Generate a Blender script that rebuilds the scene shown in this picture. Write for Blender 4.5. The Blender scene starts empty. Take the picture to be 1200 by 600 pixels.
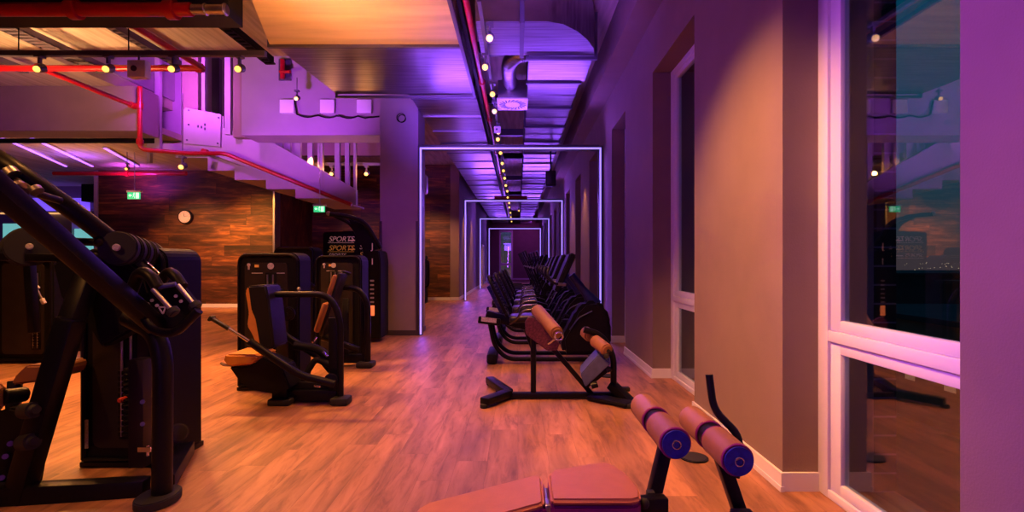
import bpy, bmesh, math, random
from mathutils import Vector, Matrix, Quaternion
random.seed(7)
PI = math.pi
scene = bpy.context.scene
COL = scene.collection
# ---------------------------------------------------------------- camera
CAMZ = 1.3
def P(px, py, Y):
    """world point seen at photo pixel (px,py) at depth Y"""
    return Vector(((px-607)/600*Y, Y, CAMZ-(py-306)/600*Y))
def G(px, py):
    """floor point seen at pixel"""
    Y = CAMZ*600/(py-306)
    return Vector(((px-607)/600*Y, Y, 0))
cam = bpy.data.objects.new('camera', bpy.data.cameras.new('camera')); COL.objects.link(cam)
cam.location = (0, 0, CAMZ); cam.rotation_euler = (PI/2, 0, 0)
cam.data.sensor_width = 36; cam.data.lens = 18
cam.data.shift_x = -7/1200; cam.data.shift_y = 6/1200
cam.data.clip_start = .05; cam.data.clip_end = 500
scene.camera = cam
vs = scene.view_settings
vs.view_transform = 'Standard'; vs.look = 'None'; vs.gamma = 1; vs.exposure = 0
vs.use_curve_mapping = False
try:
    scene.cycles.use_denoising = True
    scene.cycles.max_bounces = 7; scene.cycles.diffuse_bounces = 4; scene.cycles.glossy_bounces = 4
    scene.cycles.sample_clamp_indirect = 4
    scene.cycles.caustics_reflective = False; scene.cycles.caustics_refractive = False
except Exception: pass

# ---------------------------------------------------------------- materials
M = {}
def mat(name, col, rough=.5, metal=0, emit=None, es=0, coat=0, noise=None, bump=0, bscale=40, spec=.5):
    m = bpy.data.materials.new(name); m.use_nodes = True
    nt = m.node_tree; b = nt.nodes['Principled BSDF']
    b.inputs['Base Color'].default_value = (*col, 1)
    b.inputs['Roughness'].default_value = rough; b.inputs['Metallic'].default_value = metal
    b.inputs['Specular IOR Level'].default_value = spec
    if coat: b.inputs['Coat Weight'].default_value = coat; b.inputs['Coat Roughness'].default_value = .15
    if emit:
        b.inputs['Emission Color'].default_value = (*emit, 1); b.inputs['Emission Strength'].default_value = es
    tc = nt.nodes.new('ShaderNodeTexCoord')
    if noise:
        n = nt.nodes.new('ShaderNodeTexNoise'); n.inputs['Scale'].default_value = noise[0]; n.inputs['Detail'].default_value = 5
        mp = nt.nodes.new('ShaderNodeMapping'); mp.inputs['Scale'].default_value = noise[2] if len(noise) > 2 else (1, 1, 1)
        nt.links.new(tc.outputs['Object'], mp.inputs[0]); nt.links.new(mp.outputs[0], n.inputs['Vector'])
        r = nt.nodes.new('ShaderNodeValToRGB'); k = noise[1]
        r.color_ramp.elements[0].position = .3; r.color_ramp.elements[1].position = .7
        r.color_ramp.elements[0].color = (*[c*(1-k) for c in col], 1); r.color_ramp.elements[1].color = (*[min(1, c*(1+k)) for c in col], 1)
        nt.links.new(n.outputs['Fac'], r.inputs[0]); nt.links.new(r.outputs[0], b.inputs['Base Color'])
    if bump:
        n = nt.nodes.new('ShaderNodeTexNoise'); n.inputs['Scale'].default_value = bscale; n.inputs['Detail'].default_value = 4
        bp = nt.nodes.new('ShaderNodeBump'); bp.inputs['Strength'].default_value = bump; bp.inputs['Distance'].default_value = .01
        nt.links.new(tc.outputs['Object'], n.inputs['Vector']); nt.links.new(n.outputs['Fac'], bp.inputs['Height']); nt.links.new(bp.outputs[0], b.inputs['Normal'])
    M[name] = m; return m
mat('plaster', (.245, .175, .145), .85, noise=(3, .06), bump=.15, bscale=120)
mat('plaster_light', (.34, .27, .33), .7, noise=(3, .05))
mat('plaster_dark', (.22, .15, .17), .85, noise=(3, .06))
mat('concrete', (.45, .37, .30), .8, noise=(2.2, .25, (6, .5, 1)), bump=.2, bscale=20)
mat('white_paint', (.38, .32, .38), .5, noise=(6, .03))
mat('white_trim', (.80, .78, .80), .35)
mat('black_metal', (.005, .004, .006), .42, .0, noise=(60, .25), spec=.2)
mat('black_satin', (.007, .006, .007), .6, spec=.15, noise=(30, .2))
mat('black_plastic', (.008, .007, .009), .5, spec=.2, noise=(30, .2))
mat('panel_dark', (.022, .016, .014), .4, noise=(8, .2), spec=.4)
mat('gunmetal', (.16, .15, .16), .25, 1)
mat('black_vinyl', (.011, .009, .011), .4, spec=.4, bump=.1, bscale=200)
mat('blue_shell', (.010, .018, .12), .38, noise=(20, .2))
mat('hip_plate', (.11, .025, .045), .45, noise=(60, .5))
mat('slate_panel', (.06, .07, .22), .45, noise=(20, .15))
mat('tan_vinyl', (.29, .125, .05), .42, bump=.12, bscale=260, noise=(14, .08))
mat('tan_vinyl_lit', (.50, .19, .075), .45, bump=.12, bscale=260, noise=(14, .06))  # brighter copy of the tan vinyl, light on the pads painted in
mat('amber_vinyl', (.62, .26, .06), .4, bump=.12, bscale=260, noise=(14, .08))
mat('navy_cap', (.015, .02, .30), .4, noise=(40, .3))
mat('plum_piping', (.24, .01, .14), .5, noise=(20, .1))
mat('chrome', (.75, .74, .78), .15, 1)
mat('steel', (.45, .43, .42), .35, 1, noise=(20, .1))
mat('silver_label', (.55, .5, .52), .4, noise=(90, .3))
mat('red_paint', (.40, .006, .014), .3, noise=(10, .1))
mat('grey_profile', (.10, .085, .12), .4, .4)
mat('track_grey', (.12, .10, .14), .4, .3)
mat('rubber', (.012, .011, .013), .7)
mat('spot_bulb', (1, .8, .4), .4, emit=(1, .52, .09), es=2.3)
mat('pink_bulb', (1, .8, .8), .4, emit=(1, .45, .7), es=5)
mat('led_violet', (.6, .5, 1), .4, emit=(.36, .24, 1), es=1.35)
mat('led_violet_soft', (.6, .5, 1), .4, emit=(.38, .12, 1), es=2.4)
mat('teal_screen', (.3, .6, .6), .4, emit=(.13, .42, .42), es=1.05)
mat('blue_band', (.3, .3, .8), .4, emit=(.12, .05, .6), es=1.5)
mat('gold_line', (1, .7, .3), .4, emit=(1, .5, .18), es=.9)
mat('exit_green', (.05, .6, .25), .4, emit=(.03, .55, .20), es=1.2)
mat('exit_white', (.9, 1, .95), .4, emit=(.6, 1, .75), es=1.1)
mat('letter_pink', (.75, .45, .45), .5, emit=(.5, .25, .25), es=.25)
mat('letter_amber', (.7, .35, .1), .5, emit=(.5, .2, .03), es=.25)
mat('lit_orange', (1, .35, .15), .5, emit=(1, .2, .06), es=.9)  # orange light on the station's small label, painted as its own glow
mat('red_knob', (.6, .06, .03), .35)
mat('clock_face', (.8, .68, .66), .5, noise=(30, .05))
mat('city_window', (1, .7, .4), .5, emit=(1, .35, .15), es=.25)
mat('city_light', (1, .8, .6), .5, emit=(1, .6, .3), es=1.2)
mat('city_dark', (.02, .025, .035), .9, noise=(.3, .4))
mat('city_roof', (.22, .10, .07), .9, noise=(.3, .3))
mat('far_ground', (.012, .014, .018), .95, noise=(.05, .5))
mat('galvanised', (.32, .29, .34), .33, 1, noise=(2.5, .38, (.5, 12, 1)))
mat('galvanised_warm_lit', (.70, .52, .26), .5, .35, noise=(1.2, .18, (.5, 5, 1)))  # same duct metal, warm light painted into a tan base

def floor_like(name, cols, plank, rot, rough, mortar, stretch, scale=9., blotch=.5, spec=.5, bump=.05, tone=.28):
    m = bpy.data.materials.new(name); m.use_nodes = True; nt = m.node_tree; L = nt.links.new; N = nt.nodes.new
    b = nt.nodes['Principled BSDF']; tc = N('ShaderNodeTexCoord')
    mp = N('ShaderNodeMapping'); mp.inputs['Rotation'].default_value = rot; L(tc.outputs['Object'], mp.inputs[0])
    br = N('ShaderNodeTexBrick'); br.offset = 0; br.offset_frequency = 2
    br.inputs['Scale'].default_value = 1; br.inputs['Brick Width'].default_value = plank[0]; br.inputs['Row Height'].default_value = plank[1]
    br.inputs['Mortar Size'].default_value = mortar; br.inputs['Mortar Smooth'].default_value = .3; br.inputs['Bias'].default_value = 0
    br.inputs['Color1'].default_value = (0, 0, 0, 1); br.inputs['Color2'].default_value = (1, 1, 1, 1); br.inputs['Mortar'].default_value = (.5, .5, .5, 1)
    sx = N('ShaderNodeSeparateXYZ'); L(mp.outputs[0], sx.inputs[0]); dv = N('ShaderNodeMath'); dv.operation = 'DIVIDE'; dv.inputs[1].default_value = plank[1]; L(sx.outputs[1], dv.inputs[0])
    fl_ = N('ShaderNodeMath'); fl_.operation = 'FLOOR'; L(dv.outputs[0], fl_.inputs[0]); wn = N('ShaderNodeTexWhiteNoise'); wn.noise_dimensions = '1D'; L(fl_.outputs[0], wn.inputs['W'])
    mu = N('ShaderNodeMath'); mu.operation = 'MULTIPLY_ADD'; mu.inputs[1].default_value = plank[0]*5; L(wn.outputs['Value'], mu.inputs[0]); L(sx.outputs[0], mu.inputs[2])
    cx = N('ShaderNodeCombineXYZ'); L(mu.outputs[0], cx.inputs[0]); L(sx.outputs[1], cx.inputs[1]); L(sx.outputs[2], cx.inputs[2])
    L(cx.outputs[0], br.inputs['Vector'])
    # shift grain per plank
    sc = N('ShaderNodeVectorMath'); sc.operation = 'SCALE'; sc.inputs['Scale'].default_value = 7.3; L(br.outputs['Color'], sc.inputs[0])
    ad = N('ShaderNodeVectorMath'); ad.operation = 'ADD'; L(mp.outputs[0], ad.inputs[0]); L(sc.outputs[0], ad.inputs[1])
    m2 = N('ShaderNodeMapping'); m2.inputs['Scale'].default_value = stretch; L(ad.outputs[0], m2.inputs[0])
    n1 = N('ShaderNodeTexNoise'); n1.inputs['Scale'].default_value = scale; n1.inputs['Detail'].default_value = 7; n1.inputs['Roughness'].default_value = .65; n1.inputs['Distortion'].default_value = .6
    L(m2.outputs[0], n1.inputs['Vector'])
    n2 = N('ShaderNodeTexNoise'); n2.inputs['Scale'].default_value = scale*.28; n2.inputs['Detail'].default_value = 3; L(m2.outputs[0], n2.inputs['Vector'])
    rp = N('ShaderNodeValToRGB'); e = rp.color_ramp.elements; e[0].position = .28; e[0].color = (*cols[0], 1); e[1].position = .72; e[1].color = (*cols[2], 1)
    x = e.new(.5); x.color = (*cols[1], 1); L(n1.outputs['Fac'], rp.inputs[0])
    r2 = N('ShaderNodeValToRGB'); r2.color_ramp.elements[0].position = .32; r2.color_ramp.elements[1].position = .62
    r2.color_ramp.elements[0].color = (1-blotch,)*3+(1,); r2.color_ramp.elements[1].color = (1, 1, 1, 1); L(n2.outputs['Fac'], r2.inputs[0])
    mx = N('ShaderNodeMixRGB'); mx.blend_type = 'MULTIPLY'; mx.inputs[0].default_value = 1; L(rp.outputs[0], mx.inputs[1]); L(r2.outputs[0], mx.inputs[2])
    r3 = N('ShaderNodeValToRGB'); r3.color_ramp.elements[0].color = (*(1-tone,)*3, 1); r3.color_ramp.elements[1].color = (*(1+tone*.5,)*3, 1)
    L(br.outputs['Color'], r3.inputs[0])
    m3 = N('ShaderNodeMixRGB'); m3.blend_type = 'MULTIPLY'; m3.inputs[0].default_value = 1; L(mx.outputs[0], m3.inputs[1]); L(r3.outputs[0], m3.inputs[2])
    m4 = N('ShaderNodeMixRGB'); m4.blend_type = 'MIX'; L(br.outputs['Fac'], m4.inputs[0]); L(m3.outputs[0], m4.inputs[1]); m4.inputs[2].default_value = (*[c*.6 for c in cols[0]], 1)
    L(m4.outputs[0], b.inputs['Base Color']); b.inputs['Roughness'].default_value = rough; b.inputs['Specular IOR Level'].default_value = spec
    bp = N('ShaderNodeBump'); bp.inputs['Strength'].default_value = bump; bp.inputs['Distance'].default_value = .01; L(n1.outputs['Fac'], bp.inputs['Height']); L(bp.outputs[0], b.inputs['Normal'])
    M[name] = m; return m
floor_like('oak_floor', ((.18, .075, .042), (.42, .19, .10), (.52, .255, .145)), (1.4, .2), (0, 0, PI/2), .5, .0007, (.42, 2.6, 1), 6.0, .5, tone=.06)
floor_like('rustic_wood', ((.010, .003, .0015), (.13, .038, .009), (.42, .15, .032)), (2.3, .29), (PI/2, 0, 0), .6, .004, (.3, 2.0, 1), 4.2, .72, tone=.4)
floor_like('rustic_wood_side', ((.010, .003, .0015), (.13, .038, .009), (.42, .15, .032)), (1.7, .24), (PI/2, 0, PI/2), .55, .003, (.35, 2.2, 1), 4.5, .6)
floor_like('black_brick', ((.006, .005, .01), (.012, .009, .016), (.02, .014, .025)), (50, .106), (PI/2, 0, 0), .8, .006, (1, 1, 1), 12., .3)
# light mortar for the brick
for n in M['black_brick'].node_tree.nodes:
    if n.type == 'MIX_RGB' and n.blend_type == 'MIX': n.inputs[2].default_value = (.16, .12, .22, 1)

def glass_mat(name, tint, k=.05):
    m = bpy.data.materials.new(name); m.use_nodes = True; nt = m.node_tree; nt.nodes.clear(); N = nt.nodes.new; L = nt.links.new
    o = N('ShaderNodeOutputMaterial'); t = N('ShaderNodeBsdfTransparent'); t.inputs[0].default_value = (*tint, 1)
    g = N('ShaderNodeBsdfGlossy'); g.inputs['Roughness'].default_value = .015; f = N('ShaderNodeFresnel'); 
    ge = N('ShaderNodeNewGeometry'); ma = N('ShaderNodeMath'); ma.operation = 'MULTIPLY_ADD'; ma.inputs[1].default_value = 1/2.4-2.4; ma.inputs[2].default_value = 2.4
    L(ge.outputs['Backfacing'], ma.inputs[0]); L(ma.outputs[0], f.inputs[0])
    mx = N('ShaderNodeMixShader'); L(f.outputs[0], mx.inputs[0]); L(t.outputs[0], mx.inputs[1]); L(g.outputs[0], mx.inputs[2]); L(mx.outputs[0], o.inputs[0])
    M[name] = m
glass_mat('window_glass', (.75, .85, .9))

# ---------------------------------------------------------------- geometry builder
class B:
    def __init__(s): s.bm = bmesh.new()
    def box(s, c, d, rot=None, bev=0, seg=2):
        t = bmesh.new(); bmesh.ops.create_cube(t, size=1)
        for v in t.verts: v.co = Vector((v.co.x*d[0], v.co.y*d[1], v.co.z*d[2]))
        if bev: bmesh.ops.bevel(t, geom=t.edges[:], offset=min(bev, min(d)*.49), segments=seg, affect='EDGES', profile=.5)
        mt = Matrix.Translation(Vector(c))
        if rot is not None: mt = mt @ (rot if isinstance(rot, Matrix) else Matrix.Rotation(rot, 4, 'Z'))
        s._merge(t, mt); return s
    def span(s, a, b, bev=0):
        a = Vector(a); b = Vector(b)
        return s.box((a+b)/2, [abs(x) for x in (b-a)], bev=bev)
    def _merge(s, t, mt=None):
        if mt is not None: bmesh.ops.transform(t, matrix=mt, verts=t.verts)
        me = bpy.data.meshes.new('_'); t.to_mesh(me); t.free(); s.bm.from_mesh(me); bpy.data.meshes.remove(me)
    def beam(s, a, b, w, h, up=(0, 0, 1), bev=.006):
        """rectangular tube from a to b; w across, h along up"""
        a = Vector(a); b = Vector(b); d = b-a; x = d.normalized(); u = Vector(up)
        y = u.cross(x)
        if y.length < 1e-4: y = Vector((0, 1, 0)).cross(x)
        y.normalize(); z = x.cross(y)
        R = Matrix((x, y, z)).transposed().to_4x4()
        return s.box((a+b)/2, (d.length, w, h), R, bev)
    def cyl(s, a, b, r, r2=None, seg=20, bev=0, caps=True):
        a = Vector(a); b = Vector(b); d = b-a; t = bmesh.new()
        bmesh.ops.create_cone(t, cap_ends=caps, segments=seg, radius1=r, radius2=r if r2 is None else r2, depth=d.length)
        if bev: bmesh.ops.bevel(t, geom=[e for e in t.edges if len(e.link_faces) == 2 and abs(e.link_faces[0].normal.z-e.link_faces[1].normal.z) > .3], offset=bev, segments=3, affect='EDGES')
        q = Vector((0, 0, 1)).rotation_difference(d.normalized())
        s._merge(t, Matrix.Translation((a+b)/2) @ q.to_matrix().to_4x4()); return s
    def tube(s, pts, r, seg=10, fil=0, n=5, sx=1.0, closed=False):
        pts = [Vector(p) for p in pts]
        if fil:
            out = [pts[0]]
            for i in range(1, len(pts)-1):
                p, a, b = pts[i], pts[i-1], pts[i+1]; f = min(fil, (a-p).length*.49, (b-p).length*.49)
                p0 = p+(a-p).normalized()*f; p1 = p+(b-p).normalized()*f
                for k in range(n+1):
                    t = k/n; out.append(p0*(1-t)**2+p*2*t*(1-t)+p1*t*t)
            out.append(pts[-1]); pts = out
        rings = []; nrm = None; bm = s.bm
        for i, p in enumerate(pts):
            t = (pts[min(i+1, len(pts)-1)]-pts[max(i-1, 0)]).normalized()
            if nrm is None:
                nrm = t.orthogonal().normalized() if abs(t.z) > .9 else Vector((0, 0, 1)).cross(t).normalized()
            else:
                nrm = (nrm-t*nrm.dot(t)).normalized()
            bn = t.cross(nrm)
            rr = r[i] if isinstance(r, (list, tuple)) else r
            rings.append([bm.verts.new(p+(nrm*math.cos(2*PI*k/seg)*sx+bn*math.sin(2*PI*k/seg))*rr) for k in range(seg)])
        for i in range(len(rings)-1):
            for k in range(seg): bm.faces.new((rings[i][k], rings[i][(k+1) % seg], rings[i+1][(k+1) % seg], rings[i+1][k]))
        bm.faces.new(rings[0][::-1]); bm.faces.new(rings[-1]); return s
    def prism(s, pts, off, bev=0, seg=2):
        """polygon of 3D points extruded by vector off"""
        t = bmesh.new(); vs_ = [t.verts.new(Vector(p)) for p in pts]; f = t.faces.new(vs_); f.normal_update()
        r = bmesh.ops.extrude_face_region(t, geom=[f]); bmesh.ops.translate(t, vec=Vector(off), verts=[v for v in r['geom'] if isinstance(v, bmesh.types.BMVert)])
        bmesh.ops.recalc_face_normals(t, faces=t.faces)
        if bev: bmesh.ops.bevel(t, geom=t.edges[:], offset=bev, segments=seg, affect='EDGES')
        s._merge(t); return s
    def ball(s, c, r, sc=(1, 1, 1), seg=16):
        t = bmesh.new(); bmesh.ops.create_uvsphere(t, u_segments=seg, v_segments=seg//2, radius=r)
        s._merge(t, Matrix.Translation(Vector(c)) @ Matrix.Diagonal((*sc, 1))); return s
    def ring(s, c, axis, R, r, seg=20, sg=8):
        axis = Vector(axis).normalized(); u = axis.orthogonal().normalized(); v = axis.cross(u); c = Vector(c); bm = s.bm; rings = []
        for i in range(seg):
            a = 2*PI*i/seg; d = u*math.cos(a)+v*math.sin(a)
            rings.append([bm.verts.new(c+d*(R+r*math.cos(2*PI*k/sg))+axis*r*math.sin(2*PI*k/sg)) for k in range(sg)])
        for i in range(seg):
            for k in range(sg): bm.faces.new((rings[i][k], rings[i][(k+1) % sg], rings[(i+1) % seg][(k+1) % sg], rings[(i+1) % seg][k]))
        return s
def origin(o):
    p = Vector((0, 0, 0))
    while o is not None: p += o.location; o = o.parent
    return p
def obj(name, b, m, parent=None, label=None, smooth=True):
    me = bpy.data.meshes.new(name); off = origin(parent)
    if off.length > 0: bmesh.ops.translate(b.bm, vec=-off, verts=b.bm.verts)
    bmesh.ops.recalc_face_normals(b.bm, faces=b.bm.faces)
    b.bm.to_mesh(me); b.bm.free(); me.materials.append(M[m])
    if smooth:
        for p in me.polygons: p.use_smooth = True
        me.set_sharp_from_angle(angle=math.radians(38))
    o = bpy.data.objects.new(name, me); COL.objects.link(o)
    if parent is not None: o.parent = parent
    if label: o['label'] = label
    return o
def tag(o, label, cat, group=None, kind=None):
    o['label'] = label; o['category'] = cat
    if group: o['group'] = group
    if kind: o['kind'] = kind
    return o
def thing(name, label, cat, loc=(0, 0, 0), group=None):
    o = bpy.data.objects.new(name, None); COL.objects.link(o); o.location = loc; o.empty_display_size = .1
    return tag(o, label, cat, group)
def struct(name, b, m, label=None, smooth=False, parent=None):
    o = obj(name, b, m, parent, label, smooth)
    if parent is None: o['kind'] = 'structure'
    return o
def children(o): return [c for c in bpy.data.objects if c.parent == o]
def copy_tree(o, parent=None, loc=None, label=None):
    kids = children(o); c = o.copy(); COL.objects.link(c); c.parent = parent
    if loc is not None: c.location = loc
    if label: c['label'] = label
    for k in kids: copy_tree(k, c)
    return c
def text(name, body, size, loc, m, parent, rot=(PI/2, 0, 0), italic=False, label=None):
    cu = bpy.data.curves.new(name, 'FONT'); cu.body = body; cu.size = size; cu.extrude = .002; cu.align_x = 'LEFT'
    if italic: cu.shear = .25
    tmp = bpy.data.objects.new('tmp_text', cu); COL.objects.link(tmp); bpy.context.view_layer.update()
    me = bpy.data.meshes.new_from_object(tmp.evaluated_get(bpy.context.evaluated_depsgraph_get())); bpy.data.objects.remove(tmp)
    o = bpy.data.objects.new(name, me); COL.objects.link(o); o.location = Vector(loc)-origin(parent); o.rotation_euler = rot; o.parent = parent
    me.materials.clear(); me.materials.append(M[m])
    if label: o['label'] = label
    return o
def rr(x0, x1, z0, z1, Y, r, n=6, corners=(1, 1, 1, 1)):
    """rounded rectangle in the XZ plane at Y; corners: bl, br, tr, tl"""
    out = []
    for (cx, cz, a0, on, qx, qz) in ((x0+r, z0+r, PI, corners[0], x0, z0), (x1-r, z0+r, 1.5*PI, corners[1], x1, z0), (x1-r, z1-r, 0, corners[2], x1, z1), (x0+r, z1-r, .5*PI, corners[3], x0, z1)):
        if on:
            for k in range(n+1):
                a = a0+.5*PI*k/n; out.append(Vector((cx+r*math.cos(a), Y, cz+r*math.sin(a))))
        else: out.append(Vector((qx, Y, qz)))
    return out
# ================================================================ THE SHELL
CZ = 4.5
struct('floor', B().span((-20, -3.2, -.1), (2.13, 37, 0)), 'oak_floor')
struct('ceiling', B().span((-16, -3.2, CZ), (2.13, 8.0, CZ+.2)).span((-20, 8.0, CZ), (-7.35, 37, CZ+.2)).span((-2.5, 8.0, CZ), (2.13, 37, CZ+.2)).span((-7.35, 13.4, CZ), (-2.5, 37, CZ+.2)), 'concrete')
# open stairwell void above the ceiling
struct('wall_void_back', B().span((-7.35, 13.3, CZ), (-2.5, 13.4, 7)), 'white_paint')
struct('wall_void_left', B().span((-7.4, 8.0, CZ+.2), (-7.3, 13.4, 7)), 'white_paint')
struct('wall_void_right', B().span((-2.5, 8.0, CZ+.2), (-2.4, 13.4, 7)), 'white_paint')
struct('wall_void_front', B().span((-7.35, 7.9, CZ+.2), (-2.5, 8.0, 7)), 'white_paint')
struct('ceiling_void', B().span((-7.4, 7.9, 7), (-2.4, 13.4, 7.1)), 'plaster_dark')
near = [2.903, 5.70, 8.18, 10.75, 13.35, 15.95, 18.6, 21.2, 23.8, 26.4, 29.0, 31.6, 34.2]
piers = [(-3.2, 1.737)]+[(y, y+(1.45 if i < 2 else 1.5)) for i, y in enumerate(near)]
piers[-1] = (34.2, 37)
wr = B(); bk = B(); bb = B()
for a, b_ in piers:
    wr.span((1.5, a, 0), (1.74, b_, 3.4)); bk.span((1.76, a-.02, -.3), (2.13, b_+.02, 3.42))
    bb.span((1.484, a-.016, 0), (1.5, b_+.016, .105)); bb.span((1.5, a-.016, 0), (1.70, a, .105)); bb.span((1.5, b_, 0), (1.70, b_+.016, .105))
    bb.span((1.478, a-.022, 0), (1.5, b_+.022, .03))
ln = B()
for a, b_ in piers: ln.span((1.785, a-.024, 0), (2.0, b_+.024, 3.4))
struct('wall_outer_lining', ln, 'plaster_dark')
wr.span((1.5, -3.2, 3.4), (1.74, 37, CZ)); bk.span((1.76, -3.2, 3.42), (2.13, 37, 5))
struct('wall_right', wr, 'plaster'); struct('wall_outer_right', bk, 'black_brick')
struct('baseboard_right', bb, 'white_trim')
struct('trim_bulkhead', B().span((1.235, -3.2, 4.0), (1.498, 36, CZ-.002)), 'plaster')
# windows
for i in range(len(piers)-1):
    y0 = piers[i][1]; y1 = piers[i+1][0]
    w = bpy.data.objects.new('window_%d' % (i+1), None); COL.objects.link(w); w.location = (1.72, (y0+y1)/2, 0); w['kind'] = 'structure'
    f = B(); fx0, fx1 = 1.70, 1.78
    for (a, b_) in ((y0, y0+.09), (y1-.09, y1)): f.span((fx0, a, 0), (fx1, b_, 3.4), .004)
    for (a, b_) in ((0, .045), (.86, .92), (3.34, 3.4)): f.span((fx0+.002, y0+.08, a), (fx1-.002, y1-.08, b_), .004)
    obj('window_frame', f, 'white_trim', w)
    for (z0, z1) in ((.045, .86), (.92, 3.34)):
        s = B()
        for (a, b_) in ((y0+.09, y0+.18), (y1-.18, y1-.09)): s.span((1.715, a, z0), (1.765, b_, z1), .006)
        for (a, b_) in ((z0, z0+.06), (z1-.06, z1)): s.span((1.716, y0+.17, a), (1.764, y1-.17, b_), .006)
        so = obj('window_sash', s, 'white_trim', w)
        obj('glass_pane', B().span((1.738, y0+.17, z0+.05), (1.742, y1-.17, z1-.05)), 'window_glass', so, smooth=False)
        if False:
            h = B().box((1.708, y1-.135, 1.6), (.014, .03, .07), bev=.004); h.beam((1.69, y1-.135, 1.61), (1.69, y1-.135, 1.49), .012, .02)
            obj('window_handle', h, 'steel', so)
# far end wall with glazed door-like window
ew = B(); ew.span((-3, 36, 0), (-1.32, 36.2, CZ)); ew.span((-.36, 36, 0), (1.5, 36.2, CZ)); ew.span((-1.32, 36, 3.46), (-.36, 36.2, CZ))
struct('wall_end', ew, 'plaster')
w = bpy.data.objects.new('window_20', None); COL.objects.link(w); w.location = (-.84, 36.05, 0); w['kind'] = 'structure'
f = B()
for a, b_ in ((-1.32, -1.2), (-.48, -.36)): f.span((a, 36, 0), (b_, 36.1, 3.46))
for a, b_ in ((0, .1), (1.0, 1.16), (3.34, 3.46)): f.span((-1.22, 36.005, a), (-.46, 36.095, b_))
obj('window_frame', f, 'white_trim', w); obj('glass_pane', B().span((-1.21, 36.04, .08), (-.47, 36.05, 3.36)), 'window_glass', w, smooth=False)
struct('baseboard_end', B().span((-1.9, 35.98, 0), (-1.32, 36, .1)).span((-.36, 35.98, 0), (1.48, 36, .1)), 'white_trim')
# corridor left wall, wood walls
struct('wall_corridor_left', B().span((-2.25, 17, 0), (-1.95, 36, CZ)), 'plaster')
struct('baseboard_corridor', B().span((-1.95, 16.985, 0), (-1.934, 35.98, .105)).span((-2.25, 16.985, 0), (-1.95, 17, .105)), 'white_trim')
d = bpy.data.objects.new('door_1', None); COL.objects.link(d); d.location = (-1.94, 28.2, 0); d['kind'] = 'structure'
obj('door_leaf', B().span((-1.95, 27.5, .01), (-1.92, 28.9, 2.1), .004), 'white_paint', d)
obj('door_casing', B().span((-1.95, 27.4, 0), (-1.91, 27.5, 2.2)).span((-1.95, 28.9, 0), (-1.91, 29.0, 2.2)).span((-1.95, 27.4, 2.1), (-1.91, 29, 2.2)), 'white_trim', d)
struct('wall_wood_left', B().span((-11.8, 14.4, 0), (-6.86, 14.7, 3.85)), 'rustic_wood')
struct('wall_wood_return', B().span((-7.1, 14.71, 0), (-6.84, 17, CZ)), 'rustic_wood_side')
struct('wall_wood_middle', B().span((-6.84, 17, 0), (-2.26, 17.3, CZ)), 'rustic_wood')
struct('baseboard_wood', B().span((-11.8, 14.385, 0), (-6.84, 14.4, .1)).span((-6.83, 16.985, 0), (-2.26, 17, .1)), 'white_trim')
struct('trim_corner', B().span((-6.88, 14.37, 0), (-6.83, 14.71, 3.85)), 'steel')
struct('trim_partition', B().span((-11.9, 14.36, 0), (-11.8, 14.72, 3.85)), 'white_paint')
struct('wall_left', B().span((-20.2, 9, 0), (-20, 24.2, CZ)).span((-20, 8.9, 0), (-16, 9, CZ)).span((-16.2, -3.2, 0), (-16, 9, CZ)), 'plaster_dark')
struct('wall_back', B().span((-16, -3.4, 0), (2.13, -3.2, CZ)), 'plaster_dark')
struct('wall_far_left', B().span((-20, 24, 0), (-6.8, 24.2, CZ)), 'plaster_dark')
# low ceiling beyond the beam
struct('ceiling_low', B().span((-20, 9.92, 3.86), (-7.15, 24, 3.98)).span((-7.15, 12.6, 3.86), (-6.0, 14.7, 3.98)), 'concrete')
# main cross beam and column
struct('beam_main', B().span((-20, 9.35, 3.68), (-6.95, 9.9, CZ)), 'plaster_dark')
struct('beam_middle', B().span((-5.05, 9.35, 3.60), (-2.5, 9.95, 6.2)).span((-2.5, 9.35, 3.6), (-2.42, 9.95, CZ)), 'plaster_light')
struct('column_middle', B().span((-2.42, 8.97, 0), (-1.75, 9.64, CZ), .006), 'plaster_light')
struct('baseboard_column', B().span((-2.435, 8.955, 0), (-1.735, 9.655, .09)), 'grey_profile')
struct('trim_column_guard', B().span((-2.428, 8.962, .09), (-2.38, 8.975, 2.0)).span((-2.428, 8.962, .09), (-2.415, 9.02, 2.0)), 'grey_profile')
struct('trim_column_guard', B().span((-1.79, 8.962, .09), (-1.742, 8.975, 2.0)).span((-1.755, 8.962, .09), (-1.742, 9.02, 2.0)), 'grey_profile')
# stairwell / stepped soffit
Ys = 10.2
par = [P(x, y, Ys) for x, y in ((172, 178), (172, 168), (215, 168), (215, 128), (262, 136), (262, 150), (290, 157), (320, 167), (417, 222), (417, 240), (405, 240), (240, 178))]
struct('trim_stair_parapet', B().prism(par, (0, .12, 0)), 'white_paint')
sf = []
xs = [(236, 178), (236, 194), (271, 194), (271, 208), (300, 208), (300, 218), (334, 218), (334, 228), (366, 228), (366, 238), (405, 238), (405, 236), (240, 180)]
Yb = 11.2
pts = [Vector(((x-607)/600*Yb, Yb, CAMZ-(y-306)/600*Yb)) for x, y in xs]
struct('ceiling_stair_soffit', B().prism([p+Vector((0, -.85, 0)) for p in pts], (0, 2.2, 0)), 'white_paint')
struct('wall_stairwell', B().span((-7.3, 13.2, 3.99), (-5.2, 13.3, CZ)), 'white_paint')
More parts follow.
